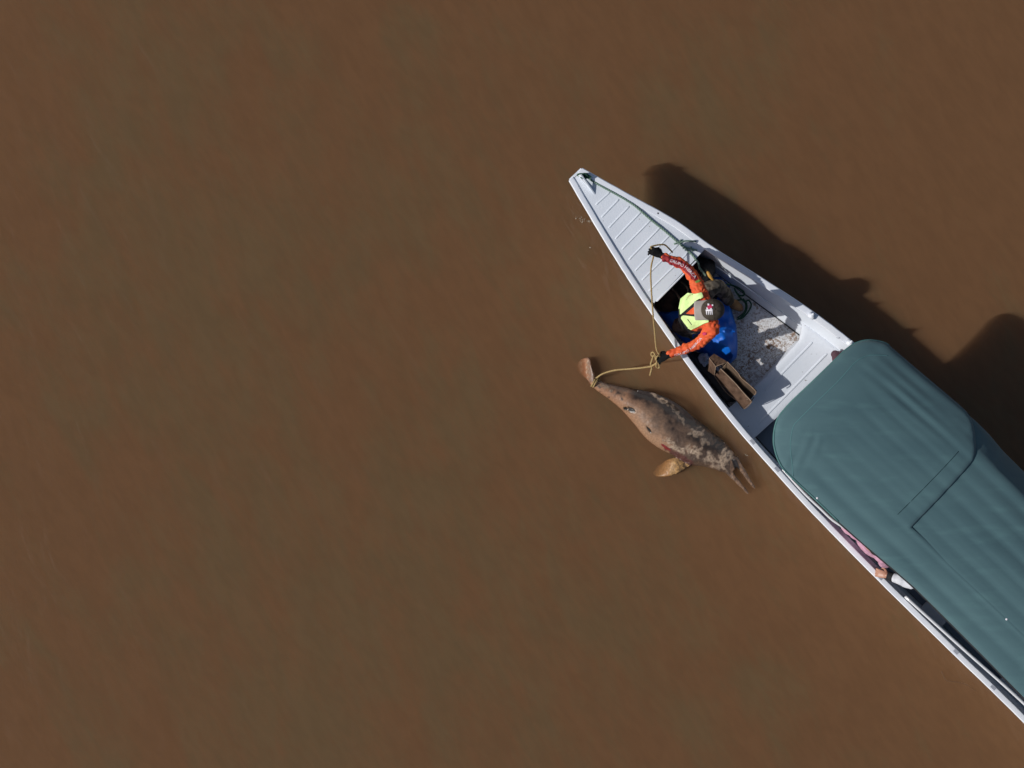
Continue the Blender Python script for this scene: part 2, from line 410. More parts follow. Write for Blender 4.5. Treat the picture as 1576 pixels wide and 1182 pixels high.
# ------------------------------------------------------------------ water: a real body of silty water
def water_mat():
    m = bpy.data.materials.new('silty_river_water'); m.use_nodes = True; nt = m.node_tree; nt.nodes.clear()
    out = nt.nodes.new('ShaderNodeOutputMaterial')
    tc = nt.nodes.new('ShaderNodeTexCoord')
    def noise_(scale, det, rot, sc):
        m0 = nt.nodes.new('ShaderNodeMapping'); m0.inputs['Rotation'].default_value = (0, 0, R(rot))
        mp = nt.nodes.new('ShaderNodeMapping'); mp.inputs['Scale'].default_value = sc
        nt.links.new(tc.outputs['Object'], m0.inputs[0]); nt.links.new(m0.outputs[0], mp.inputs[0])
        n = nt.nodes.new('ShaderNodeTexNoise'); n.inputs['Scale'].default_value = scale; n.inputs['Detail'].default_value = det
        n.inputs['Roughness'].default_value = 0.5; n.inputs['Distortion'].default_value = 0.5
        nt.links.new(mp.outputs[0], n.inputs['Vector']); return n.outputs['Fac']
    # surface tint: rippled sky reflection painted as olive and red-brown streaks, plus silt grain
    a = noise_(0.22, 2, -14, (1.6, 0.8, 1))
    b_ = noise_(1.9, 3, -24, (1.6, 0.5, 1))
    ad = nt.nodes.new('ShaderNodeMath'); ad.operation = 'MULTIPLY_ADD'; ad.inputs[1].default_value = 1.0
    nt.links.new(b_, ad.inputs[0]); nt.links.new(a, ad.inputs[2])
    c_ = noise_(6.0, 3, -30, (1.7, 0.5, 1)); g_ = noise_(55.0, 2, 0, (1, 1, 1))
    for nn_, k_ in ((c_, .36), (g_, .30)):
        a2 = nt.nodes.new('ShaderNodeMath'); a2.operation = 'MULTIPLY_ADD'; a2.inputs[1].default_value = k_
        nt.links.new(nn_, a2.inputs[0]); nt.links.new(ad.outputs[0], a2.inputs[2]); ad = a2
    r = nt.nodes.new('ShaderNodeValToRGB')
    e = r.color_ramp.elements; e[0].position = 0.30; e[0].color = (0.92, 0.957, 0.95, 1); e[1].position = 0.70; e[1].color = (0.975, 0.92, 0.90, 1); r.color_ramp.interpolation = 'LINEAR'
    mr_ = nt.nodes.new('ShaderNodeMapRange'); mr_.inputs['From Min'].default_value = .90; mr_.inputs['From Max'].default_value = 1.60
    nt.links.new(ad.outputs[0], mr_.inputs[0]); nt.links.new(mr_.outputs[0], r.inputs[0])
    # light and shade of fine ripples, painted into the surface tint
    d1 = noise_(3.4, 2, -24, (1.9, 0.55, 1)); d2 = noise_(8.0, 2, -38, (1.7, 0.55, 1))
    ds = nt.nodes.new('ShaderNodeMath'); ds.operation = 'ADD'; nt.links.new(d1, ds.inputs[0]); nt.links.new(d2, ds.inputs[1])
    dm_ = nt.nodes.new('ShaderNodeMapRange'); dm_.inputs['From Min'].default_value = .75; dm_.inputs['From Max'].default_value = 1.25
    dm_.inputs['To Min'].default_value = .96; dm_.inputs['To Max'].default_value = 1.015
    nt.links.new(ds.outputs[0], dm_.inputs[0])
    vm = nt.nodes.new('ShaderNodeVectorMath'); vm.operation = 'SCALE'
    nt.links.new(r.outputs[0], vm.inputs[0]); nt.links.new(dm_.outputs[0], vm.inputs['Scale'])
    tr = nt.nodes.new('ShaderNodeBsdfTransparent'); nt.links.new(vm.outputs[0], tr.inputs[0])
    gl = nt.nodes.new('ShaderNodeBsdfGlossy'); gl.inputs['Roughness'].default_value = 0.12
    bp = nt.nodes.new('ShaderNodeBump'); bp.inputs['Strength'].default_value = 0.6; bp.inputs['Distance'].default_value = 0.06
    w = noise_(2.6, 4, -26, (1.5, 0.5, 1)); nt.links.new(w, bp.inputs['Height'])
    nt.links.new(bp.outputs[0], gl.inputs['Normal'])
    fr = nt.nodes.new('ShaderNodeFresnel'); fr.inputs['IOR'].default_value = 1.33; nt.links.new(bp.outputs[0], fr.inputs['Normal'])
    mx = nt.nodes.new('ShaderNodeMixShader')
    geo_ = nt.nodes.new('ShaderNodeNewGeometry'); ff = nt.nodes.new('ShaderNodeMix'); ff.data_type = 'FLOAT'
    nt.links.new(geo_.outputs['Backfacing'], ff.inputs[0]); nt.links.new(fr.outputs[0], ff.inputs[2]); ff.inputs[3].default_value = 0.04
    nt.links.new(ff.outputs[0], mx.inputs[0]); nt.links.new(tr.outputs[0], mx.inputs[1]); nt.links.new(gl.outputs[0], mx.inputs[2])
    nt.links.new(mx.outputs[0], out.inputs['Surface'])
    D = 7.5
    vsct = nt.nodes.new('ShaderNodeVolumeScatter'); vabs = nt.nodes.new('ShaderNodeVolumeAbsorption')
    sc = (0.635, 0.435, 0.25)
    vsct.inputs['Color'].default_value = (*sc, 1); vsct.inputs['Density'].default_value = D
    vabs.inputs['Color'].default_value = (*sc, 1); vabs.inputs['Density'].default_value = D     # absorbs what it does not scatter
    av = nt.nodes.new('ShaderNodeAddShader'); nt.links.new(vsct.outputs[0], av.inputs[0]); nt.links.new(vabs.outputs[0], av.inputs[1])
    nt.links.new(av.outputs[0], out.inputs['Volume'])
    return m
g = Geo(); g.box((0, 0, -1.5), 300, 300, 1.5)
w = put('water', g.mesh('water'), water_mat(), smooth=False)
tag(w, 'muddy red brown river water seen from above', None, kind='structure')
g = Geo(); g.box((0, 0, -3.35), 300, 300, 0.3)
rb = put('riverbed', g.mesh('riverbed'), mat('river_mud', (0.10, 0.07, 0.045), (0.14, 0.10, 0.07), 1.0, 0.9), smooth=False)
tag(rb, 'silt riverbed under the brown water', None, kind='structure')

# ------------------------------------------------------------------ the boat
GP = [  # left gunwale px, right gunwale px, gunwale z, keel z, chine factor
    ((877, 277), (895, 260), .72, .60, .80),
    ((921, 352), (968, 301), .695, .34, .74),
    ((963, 420), (1038, 340), .645, .10, .76),
    ((1005, 483), (1097, 382), .60, -.07, .78),
    ((1065, 568), (1178, 433), .565, -.13, .73),
    ((1130, 652), (1252, 482), .55, -.17, .70),
    ((1190, 721), (1322, 536), .53, -.18, .70),
    ((1254, 791), (1400, 604), .52, -.18, .70),
    ((1354, 893), (1512, 712), .52, -.18, .66),
    ((1463, 1000), (1634, 828), .52, -.18, .66),
    ((1576, 1110), (1750, 945), .52, -.18, .66),
    ((1760, 1300), (1925, 1130), .52, -.16, .68),
    ((2000, 1555), (2140, 1405), .54, -.10, .72)]
raw = [(*P(*l, z), *P(*r_, z), k, c) for l, r_, z, k, c in GP]
ST = cr(raw, 8)                       # Lx Ly Lz Rx Ry Rz keel chine
nS = len(ST)
def SL(i): s = ST[i]; return Vector(s[0:3])
def SR(i): s = ST[i]; return Vector(s[3:6])
def ctr(L, R_):
    hw = (L - R_).length / 2
    return (L + R_) / 2 + (L - R_).normalized() * min(.18, .22 * hw)
def hull_at(f, side, depth_t):
    """point on the inner hull wall; f = fractional station (0..12), side -1 left +1 right, depth_t 0 rim .. 1 chine"""
    x = max(0, min(nS - 1.001, f * 8)); i = int(x); t = x - i
    s = [a + (b - a) * t for a, b in zip(ST[i], ST[i + 1])]
    L = Vector(s[0:3]); R_ = Vector(s[3:6]); C = ctr(L, R_)
    G = L if side < 0 else R_
    K = C + (G - C) * s[7]; K.z = s[6] + 0.05
    return G + (K - G) * depth_t
boat = empty('passenger_canoe', P(1300, 700, 0))
tag(boat, 'long narrow white metal river boat with ribbed foredeck and teal canvas canopy', 'boat')

g = Geo(); rings = []
for i in range(nS):
    s = ST[i]; L, R_ = SL(i), SR(i); C = ctr(L, R_); k, ch = s[6], s[7]
    W = (L - R_).normalized()
    def pt(G, f, z): p = C + (G - C) * f; p.z = z; return p
    hw = (L - R_).length / 2; tf = max(0.3, 1 - 0.012 / max(hw, .02))
    outer = [L, pt(L, (1 + ch) / 2 + .03, (L.z + k) / 2), pt(L, ch, k + .05), pt(L, ch * .55, k + .01), pt(C, 0, k),
             pt(R_, ch * .55, k + .01), pt(R_, ch, k + .05), pt(R_, (1 + ch) / 2 + .03, (L.z + k) / 2), R_]
    ki = k + .03
    inner = [pt(R_, tf, R_.z), pt(R_, ((1 + ch) / 2 + .03) * tf, (L.z + k) / 2 + .01), pt(R_, ch * tf, ki + .05), pt(R_, ch * .55, ki + .01), pt(C, 0, ki),
             pt(L, ch * .55, ki + .01), pt(L, ch * tf, ki + .05), pt(L, ((1 + ch) / 2 + .03) * tf, (L.z + k) / 2 + .01), pt(L, tf, L.z)]
    rings.append(outer + inner)
g.rings(rings, True)
me = fixn(g.mesh('hull')); hull = put('hull', me, M['paint'], boat, smooth=False)
hull.data.polygons.foreach_set('use_smooth', [True] * len(hull.data.polygons))
md = hull.modifiers.new('e', 'EDGE_SPLIT'); md.split_angle = R(28)

# bow transom plate and stern transom
g = Geo()
for i in (0, nS - 1):
    g = Geo()
    L, R_ = SL(i), SR(i); C = ctr(L, R_); k, ch = ST[i][6], ST[i][7]
    d = (SL(1) - SL(0) + SR(1) - SR(0)).normalized() if i == 0 else (SL(nS - 1) - SL(nS - 2)).normalized()
    t = d * 0.012
    bl = C + (L - C) * ch; bl.z = k; br = C + (R_ - C) * ch; br.z = k
    q = [L, R_, br, bl]
    g.add([p - t for p in q] + [p + t for p in q], [(0, 1, 2, 3), (7, 6, 5, 4), (0, 4, 5, 1), (1, 5, 6, 2), (2, 6, 7, 3), (3, 7, 4, 0)])
    put('transom', fixn(g.mesh('transom')), M['paint'], boat, smooth=False)

# gunwale rims
def rim(side, w, name):
    g = Geo(); rings = []
    for i in range(nS):
        L, R_ = SL(i), SR(i); G = L if side < 0 else R_; O = R_ if side < 0 else L
        inn = (O - G).normalized(); z = Vector((0, 0, 1))
        lump = 0.0025 * N(i * .9, side * 3)
        G = G + inn * lump
        ww = min(w, (O - G).length * .32)
        prof = [(-.014, -.022), (-.014, .004), (-.006, .012), (ww * .5, .013), (ww - .006, .010), (ww, .003), (ww, -.022)]
        rings.append([G + inn * a + z * b for a, b in prof])
    g.rings(rings, True)
    o = put(name, fixn(g.mesh(name)), M['rim'], boat)
    m = o.modifiers.new('e', 'EDGE_SPLIT'); m.split_angle = R(35)
rim(-1, .045, 'gunwale'); rim(1, .055, 'gunwale')
# scuffed joints of the gunwale, where sections overlap
for f in (5.42, 6.05, 7.98, 9.05, 9.6):
    p = hull_at(f, -1, 0); q = hull_at(f + .05, -1, 0); d = (q - p).normalized(); n_ = Vector((d.y, -d.x, 0))
    if n_.dot(hull_at(f, 1, 0) - p) < 0: n_ = -n_
    mt = Matrix((d, n_, Vector((0, 0, 1)))).transposed()
    g = Geo(); g.box(p + n_ * .024 + Vector((0, 0, .0135)), .028, .018, .0015, mt)
    put('gunwale_joint', g.bevelled('gunwale_joint', .0007, 1), M['alu'], boat, smooth=False)
# right side tabs
for px_, py_ in ((1249, 486), (1308, 528)):
    c = P(px_, py_, .575); d = Vector((.80, -.58, 0)).normalized(); mt = Matrix((d, Vector((-d.y, d.x, 0)), Vector((0, 0, 1)))).transposed()
    g = Geo(); g.box(c, .035, .028, .018, mt); g.tube([c + Vector((0, 0, .0)), c + Vector((0.01, 0.02, .05))], .012, 8)
    put('canopy_bracket', g.bevelled('canopy_bracket', .006, 2), M['rim'], boat)

# black scuffs on the right gunwale
for px_, py_, L_ in ((1005, 322, .030), (1011, 327, .022), (1002, 326, .016)):
    c = P(px_, py_, .675); d = Vector((.80, -.55, 0)).normalized(); mt = Matrix((d, Vector((-d.y, d.x, 0)), Vector((0, 0, 1)))).transposed()
    g = Geo(); g.box(c, L_, .008, .0015, mt); put('scuff_mark', g.bevelled('scuff_mark', .0008, 1), M['dark'], boat, smooth=False)
# ---- foredeck
def rimz(px_, py_): return 0
dl = [hull_at(f / 10, -1, 0) for f in range(1, 29)]; dr = [hull_at(f / 10, 1, 0) for f in range(1, 31)]
def inset(A, B, d): v = (B - A); v.z = 0; return A + v.normalized() * d
DL = [inset(hull_at(f, -1, 0), hull_at(f, 1, 0), min(.034, .3 * (hull_at(f, -1, 0) - hull_at(f, 1, 0)).length)) for f in [.05, .12] + [x / 10 for x in range(2, 28)]]
DR = [inset(hull_at(f, 1, 0), hull_at(f, -1, 0), min(.044, .3 * (hull_at(f, -1, 0) - hull_at(f, 1, 0)).length)) for f in [.05, .12] + [x / 10 for x in range(2, 30)]]
eL = P(1007, 466, .62); eR = P(1086, 382, .62)
outl = [(p.x, p.y) for p in DL] + [(eL.x, eL.y), (eR.x, eR.y)] + [(p.x, p.y) for p in reversed(DR)]
bow0 = SL(0)
axis_d = (P(1005, 440, .6) - P(886, 269, .7)); axis_d.z = 0; axis_len = axis_d.length; axis_d.normalize()
GZ = []
for i in range(0, 40):
    C_ = (SL(i) + SR(i)) / 2; GZ.append(((Vector((C_.x, C_.y, 0)) - Vector((bow0.x, bow0.y, 0))).dot(axis_d), C_.z))
def deck_z(x, y, d=1.0):
    s_ = (Vector((x, y, 0)) - Vector((bow0.x, bow0.y, 0))).dot(axis_d)
    zz = GZ[-1][1]
    for (s0, z0), (s1, z1) in zip(GZ, GZ[1:]):
        if s_ <= s1: zz = z0 + (z1 - z0) * max(0, (s_ - s0) / (s1 - s0)); break
    return zz - .005 + 0.0015 * N(x * 4, y * 4)
deck = put('foredeck', sheet('foredeck', outl, deck_z, .045, .012), M['deckpaint'], boat)
m = deck.modifiers.new('e', 'EDGE_SPLIT'); m.split_angle = R(35)
# folded front lip of the deck edge
g = Geo()
a, b_ = Vector((eL.x, eL.y, deck_z(eL.x, eL.y))), Vector((eR.x, eR.y, deck_z(eR.x, eR.y)))
dn = Vector((a.y - b_.y, b_.x - a.x, 0)).normalized()
if dn.dot(axis_d) < 0: dn = -dn
g.add([a + dn * .002 + Vector((0, 0, -.002)), b_ + dn * .002 + Vector((0, 0, -.002)), b_ + dn * .002 + Vector((0, 0, -.07)), a + dn * .002 + Vector((0, 0, -.07)),
       a - dn * .004 + Vector((0, 0, -.013)), b_ - dn * .004 + Vector((0, 0, -.013)), b_ - dn * .004 + Vector((0, 0, -.07)), a - dn * .004 + Vector((0, 0, -.07))],
      [(0, 1, 2, 3), (7, 6, 5, 4), (0, 4, 5, 1), (1, 5, 6, 2), (2, 6, 7, 3), (3, 7, 4, 0)])
put('deck_lip', fixn(g.mesh('deck_lip')), M['deckpaint'], deck, smooth=False)
Z1 = lambda x, y: (860 + x / 6.288, 240 + y / 6.288)
ribs = [(360, 475, 482, 365), (415, 595, 572, 432), (485, 695, 672, 498), (550, 800, 780, 558), (615, 900, 880, 630),
        (682, 1000, 972, 700), (745, 1105, 1068, 772), (812, 1196, 1150, 862), (880, 1300, 1262, 925), (955, 1400, 1330, 1020)]
for x0, y0, x1, y1 in ribs:
    A = P(*Z1(x0, y0), .64); B = P(*Z1(x1, y1), .64)
    path = []
    for k in range(9):
        p = A.lerp(B, k / 8); p.z = deck_z(p.x, p.y) + .001; path.append(p)
    g = Geo(); g.tube(path, lambda t: .009, 8, flat=.6, up=(0, 0, 1), round_ends=True)
    put('deck_rib', g.mesh('deck_rib'), M['deckpaint'], deck)
# triangular bow bracket (mooring eye plate)
def dz(px_, py_, h=0): p = P(px_, py_, .68); p.z = deck_z(p.x, p.y) + h; return p
g = Geo(); A = dz(889, 271, .005); B = dz(915.5, 299.5, .003); T = dz(893, 272, .13); wv = Vector((.72, .69, 0)) * .006
tri = [A, B, T, T + (A - T) * .1]
mid = (A + B + T) / 3
inn_ = [mid + (p - mid) * .45 for p in (A, B, T)]
out3 = [A, B, T]
vs_ = [p - wv for p in out3 + inn_] + [p + wv for p in out3 + inn_]
fs_ = []
for k in range(3):
    l = (k + 1) % 3
    fs_ += [(k, l, 3 + l, 3 + k), (6 + l, 6 + k, 9 + k, 9 + l), (l, k, 6 + k, 6 + l), (3 + k, 3 + l, 9 + l, 9 + k)]
g.add(vs_, fs_)
put('bow_bracket', fixn(g.mesh('bow_bracket')), M['paint'], deck, smooth=False)

# ---- cockpit floor panel, inner ledges, thwart platform
def on_floor(f, s, z):
    x = max(0, min(nS - 1.001, f * 8)); i = int(x); t = x - i
    q = [a + (b - a) * t for a, b in zip(ST[i], ST[i + 1])]
    L = Vector(q[0:3]); R_ = Vector(q[3:6]); C = ctr(L, R_); G = L if s < 0 else R_
    # width of the hull at that height
    kz = q[6] + .05; tt = (z - kz) / (L.z - kz); fac = q[7] + (1 - q[7]) * tt
    p = C + (G - C) * (fac * .985); p.z = z; return p
FZ = .05
fl = [on_floor(x / 4, -1, FZ) for x in range(10, 22)]; frr = [on_floor(x / 4, 1, FZ) for x in range(10, 23)]
outl = [(p.x, p.y) for p in fl] + [(p.x, p.y) for p in reversed(frr)]
floor = put('floor_panel', sheet('floor_panel', outl, lambda x, y, d: FZ + .002 * N(x * 3, y * 3), .08, .01), M['floor'], boat)
m = floor.modifiers.new('e', 'EDGE_SPLIT'); m.split_angle = R(35)
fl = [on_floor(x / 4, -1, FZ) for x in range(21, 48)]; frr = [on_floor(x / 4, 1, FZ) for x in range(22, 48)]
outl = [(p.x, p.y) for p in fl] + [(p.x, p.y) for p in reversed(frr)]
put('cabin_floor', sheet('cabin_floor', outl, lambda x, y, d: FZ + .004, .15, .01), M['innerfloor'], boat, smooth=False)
# dark bilge angle strips at floor edge (the black joint line)
for s_ in (1, -1):
    path = [on_floor(x / 8, s_, FZ + .008) for x in range(22, 50)]
    g = Geo(); g.tube(path, .006, 6); put('floor_joint', g.mesh('floor_joint'), M['dark'], boat)
# wall stringers on both inner walls
for s_ in (1, -1):
    for zt in (.22,):
        path = [on_floor(x / 8, s_, zt) for x in range(25, 52)]
        g = Geo(); g.tube(path, .004 if zt > .25 else .006, 6); put('wall_stringer', g.mesh('wall_stringer'), M['paint'], boat)

PZ = .27
def PP(px_, py_, z=PZ): return P(px_, py_, z)
quad = [(1231, 523), (1177, 583), (1125, 637), (1160, 676), (1297, 541), (1308, 529), (1262, 496), (1247, 506)]
mid_ = PP(1177, 583); el_ = [on_floor(4.84 + .13 * k, -1, PZ) for k in range(6)]; er_ = [on_floor(5.96 - .12 * k, 1, PZ).lerp(on_floor(5.96 - .12 * k, -1, PZ), -.022) for k in range(9)]
fr1 = PP(1231, 523)
outl = [(p.x, p.y) for p in [mid_] + el_ + er_ + [fr1]]
plat = put('bench_platform', sheet('bench_platform', outl, lambda x, y, d: PZ - .012 * max(0, 1 - d / .03) ** 2, .03, .05), M['deckpaint'], boat)
m = plat.modifiers.new('e', 'EDGE_SPLIT'); m.split_angle = R(50)
for (x0, y0, x1, y1) in ((1249, 528, 1179, 600), (1271.5, 545.5, 1169, 650)):
    A = PP(x0, y0, PZ); B = PP(x1, y1, PZ); g = Geo()
    g.tube([A.lerp(B, k / 8) for k in range(9)], .013, 8, flat=.55, up=(0, 0, 1), round_ends=True)
    put('platform_rib', g.mesh('platform_rib'), M['deckpaint'], plat)
# riser under the platform front
A = PP(1229, 526, PZ - .05); B = PP(1131, 634, PZ - .05); n_ = Vector(((A - B).y, -(A - B).x, 0)).normalized() * .01
g = Geo(); lo_ = Vector((0, 0, -(PZ - .055 - FZ)))
q = [A, B, B + lo_, A + lo_]; g.add([p - n_ for p in q] + [p + n_ for p in q], [(0, 1, 2, 3), (7, 6, 5, 4), (0, 4, 5, 1), (1, 5, 6, 2), (2, 6, 7, 3), (3, 7, 4, 0)])
put('platform_riser', fixn(g.mesh('platform_riser')), M['paint'], boat, smooth=False)

# cabin: ledge strip along the left gunwale, side rail tube, benches
for s_, fa, fb in ((-1, 6.1, 12.0), (1, 6.4, 12.0)):
    g = Geo(); rings = []
    n = 60
    for k in range(n + 1):
        f = fa + (fb - fa) * k / n
        G = hull_at(f, s_, 0); O = hull_at(f, -s_, 0); inn = (O - G); inn.z = 0; inn.normalize(); z = Vector((0, 0, 1))
        w0 = .042; w1 = .042 + .045 * min(1, k / 12)
        rings.append([G + inn * w0 + z * -.045, G + inn * w0 + z * -.06, G + inn * w1 + z * -.07, G + inn * w1 + z * -.055])
    g.rings(rings, True); put('side_ledge', fixn(g.mesh('side_ledge')), M['alu'], boat, smooth=False)
path = []
for k in range(50):
    f = 8.30 + 3.5 * k / 49; G = hull_at(f, -1, 0); O = hull_at(f, 1, 0); inn = (O - G); inn.z = 0; inn.normalize()
    path.append(G + inn * (.062 + .070 * min(1, k / 26)) + Vector((0, 0, .02)))
g = Geo(); g.tube(path, .015, 10); put('side_rail', g.mesh('side_rail'), M['tubealu'], boat)
for f in (7.75, 8.7, 9.8, 10.9):
    A = on_floor(f, -1, .30); B = on_floor(f, 1, .30); d = (A - B).normalized(); n_ = Vector((-d.y, d.x, 0))
    mt = Matrix((d, n_, Vector((0, 0, 1)))).transposed(); g = Geo(); g.box((A + B) / 2, (A - B).length / 2 * .97, .14, .015, mt)
    g.box((A + B) / 2 + Vector((0, 0, -.13)), (A - B).length / 2 * .8, .012, .112, mt)
    put('bench_seat', g.bevelled('bench_seat', .004, 1), M['alu'], boat, smooth=False)

# ---- canopy
CZ = 1.40
Z7 = lambda x, y: (1170 + x / 3.882, 500 + y / 3.882)
Z8 = lambda x, y: (1200 + x / 3.561, 780 + y / 3.561)
ax = Vector((0.727, -0.686)); av_ = Vector((ax.y, -ax.x)) * -1     # boat axis (aft) and the across direction
av_ = Vector((0.686, 0.727))                                       # towards the right side
FC = P(1262, 604, CZ).xy                                            # middle of the front edge
def uv(x, y): p = Vector((x, y)) - FC; return p.dot(ax), p.dot(av_)
left_edge = [P(*q, CZ).xy for q in (Z7(85, 700), Z7(95, 770), Z7(120, 830), Z7(200, 920), Z7(330, 1040), Z7(470, 1175), Z8(470, 208), Z8(600, 320), Z8(740, 442), Z8(900, 600), Z8(1100, 800), Z8(1339, 1046), (1760, 1268), (1960, 1480))]
right_edge = [P(*q, CZ).xy for q in (Z7(720, 98), Z7(775, 120), Z7(900, 225), Z7(1060, 360), Z7(1200, 480), Z7(1268, 546), Z7(1400, 655), Z7(1576, 832), (1700, 838), (1850, 1000), (2130, 1290))]
Luv = [uv(p.x, p.y) for p in left_edge]; Ruv = [uv(p.x, p.y) for p in right_edge]
def edge_v(tab, u):
    if u <= tab[0][0]: return tab[0][1]
    for (u0, v0), (u1, v1) in zip(tab, tab[1:]):
        if u0 <= u <= u1: return v0 + (v1 - v0) * (u - u0) / (u1 - u0 + 1e-9)
    return tab[-1][1]
def folds(u, v, k=1.0):
    wob = .022 * N(u * .8, v * .6, 3.1) + .008 * N(u * 2.3, v * 2, 5)
    z = 0
    for lam, amp, ph, sd_ in ((.175, .0046, .3, 11.3), (.0875, .0012, 1.7, 4.2), (.35, .0022, 2.2, 8.8)):
        env = max(0, .62 + .75 * N(u * .6, v * 1.4, sd_))
        z += amp * env * math.sin(2 * math.pi * (v + wob) / lam + ph)
    return z * k
def can_z(x, y, d=1.0, rear=False):
    u, v = uv(x, y); vl = edge_v(Luv, u); vr = edge_v(Ruv, u)
    c = (vl + vr) / 2; h = max(.1, (vr - vl) / 2); t = max(-1.1, min(1.1, (v - c) / h))
    z = CZ + .115 * (1 - t * t)
    z -= .035 * max(0, 1 - u / .35) ** 2            # falls towards the front
    if t > .60: z -= .22 * (t - .60) ** 1.6 * (1.0 if u > .3 else u / .3)        # right side drops away
    if t > .70:
        w_ = (t - .70) * h; z -= .95 * w_ * w_ / (w_ + .03) * min(1, max(0, (u - 1.25) / .45))
    e = max(0, 1 - d / .035); z -= .018 * e * e
    k = min(1, max(0, (u - .22) / .35)) * (1 - .6 * max(0, t) ** 6)
    z += folds(u, v, 1.6 * k)
    # sharp drag creases near the right front corner
    if t > .35:
        q = max(0, 1 - abs(u - .62) / .65) * min(1, (t - .35) / .2)
        z += q * .0065 * math.sin(2 * math.pi * (v * 9.0 - u * .6)) 
    # crumpling of the left front corner
    if u < .42 and t < -.45: z += .004 * math.sin(70 * (u * .8 + v * .35)) * max(0, 1 - abs(u - .26) / .16)
    z += .003 * N(x * 3, y * 3, 7)
    return z
UC = uv(*P(1399, 810, CZ).xy)[0]
def lap(x, y): return max(0, min(1, 1 - (uv(x, y)[0] - UC - .02) / .45))
fr_out = [Z7(85, 690), Z7(90, 620), Z7(110, 555), Z7(150, 500), Z7(205, 440), Z7(350, 300), Z7(470, 185), Z7(520, 142), Z7(565, 113), Z7(610, 97), Z7(650, 91), Z7(700, 95), Z7(745, 105), Z7(778, 122),
          Z7(900, 225), Z7(1060, 360), Z7(1200, 478), Z7(1240, 515), Z7(1262, 550), Z7(1278, 600), Z7(1284, 650), Z7(1283, 710), Z7(1273, 765), Z7(1255, 812),
          Z7(1150, 925), Z7(1020, 1062), (1399, 810), (1447, 853), (1560, 958), (1700, 1098), (1920, 1330), (1958, 1470), (1760, 1266), Z8(1339, 1044), Z8(1100, 800), Z8(900, 600), Z8(740, 442), Z8(600, 320), Z8(470, 210), Z7(470, 1175), Z7(330, 1040), Z7(200, 920), Z7(140, 860), Z7(108, 800), Z7(92, 745)]
frw = [P(*q, CZ).xy for q in fr_out]
canopy = put('canopy', sheet('canopy', [(p.x, p.y) for p in frw], lambda x, y, d: can_z(x, y, d) + .004 + .016 * lap(x, y) * min(1, max(0, (uv(x, y)[1] - edge_v(Luv, uv(x, y)[0])) / .3)), .022, .010, axis=(ax.x, ax.y)),
             M['canvas'], boat)
canopy['label'] = 'front canvas panel with rounded corners'
rear = [(1475, 655), (1440, 700), (1380, 760), (1345, 800), (1300, 800)]
rpts = [P(1375, 795, CZ).xy, P(1365, 815, CZ).xy, P(1430, 870, CZ).xy, P(1550, 985, CZ).xy, P(1690, 1120, CZ).xy, P(1900, 1340, CZ).xy] + list(reversed(right_edge[5:])) + [P(1478, 640, CZ).xy, P(1440, 690, CZ).xy]
rearp = put('rear_panel', sheet('rear_panel', [(p.x, p.y) for p in rpts], lambda x, y, d: can_z(x, y, d) + .002 - .012 * lap(x, y), .028, .008, axis=(ax.x, ax.y)), M['canvas'], canopy)
for o in (canopy, rearp):
    m = o.modifiers.new('e', 'EDGE_SPLIT'); m.split_angle = R(60)
def on_can(px_, py_, h=.0, z0=CZ + .08):
    p = P(px_, py_, z0)
    for _ in range(3):
        zz = can_z(p.x, p.y, 1.0); p = P(px_, py_, zz)
    u, v = uv(p.x, p.y); p.z = can_z(p.x, p.y) + .004 + .016 * min(1, max(0, (v - edge_v(Luv, u)) / .3)) + h
    return p
def seam(name, pts, r, mt, n=6, h=.0, flat=.6):
    path = [on_can(*q, h) for q in cr(pts, n)]; g = Geo(); g.tube(path, r, 6, flat=flat, up=(0, 0, 1)); return put(name, g.mesh(name), mt, canopy)
seam('hem_seam', [Z7(760, 184), Z7(700, 180), Z7(645, 183), Z7(590, 205), Z7(540, 250), Z7(470, 330), Z7(330, 465), Z7(225, 570), Z7(198, 605), Z7(183, 670), Z7(180, 740), Z7(190, 830), Z7(197, 905)], .0042, M['seam'])
seam('hem_seam', [Z7(1182, 755), Z7(1100, 845), Z7(960, 990), Z7(818, 1132)], .0036, M['seamdark'])
# light piping on the front edge and the cut edge of the front panel
pipe = [P(*q, CZ).xy for q in fr_out[-6:] + fr_out[:14]]
pp = []
for q in cr([(p.x, p.y) for p in pipe], 4):
    pp.append(Vector((q[0], q[1], can_z(q[0], q[1], 0.0) + .006)))
g = Geo(); g.tube(pp, .010, 8); put('edge_piping', g.mesh('edge_piping'), M['canvas_trim'], canopy)
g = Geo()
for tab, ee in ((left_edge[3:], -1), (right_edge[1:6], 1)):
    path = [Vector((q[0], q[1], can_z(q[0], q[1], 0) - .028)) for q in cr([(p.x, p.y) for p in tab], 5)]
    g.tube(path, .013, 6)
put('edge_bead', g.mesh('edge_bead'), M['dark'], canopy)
for px_, py_ in ((1257.6, 766.5), (1549, 953)):
    g = Geo(); c = on_can(px_, py_, .003 if px_ < 1400 else -.016); g.ellipsoid(c, .011, .011, .006, nu=12, nv=6); put('snap', g.mesh('snap'), M['white'], canopy)
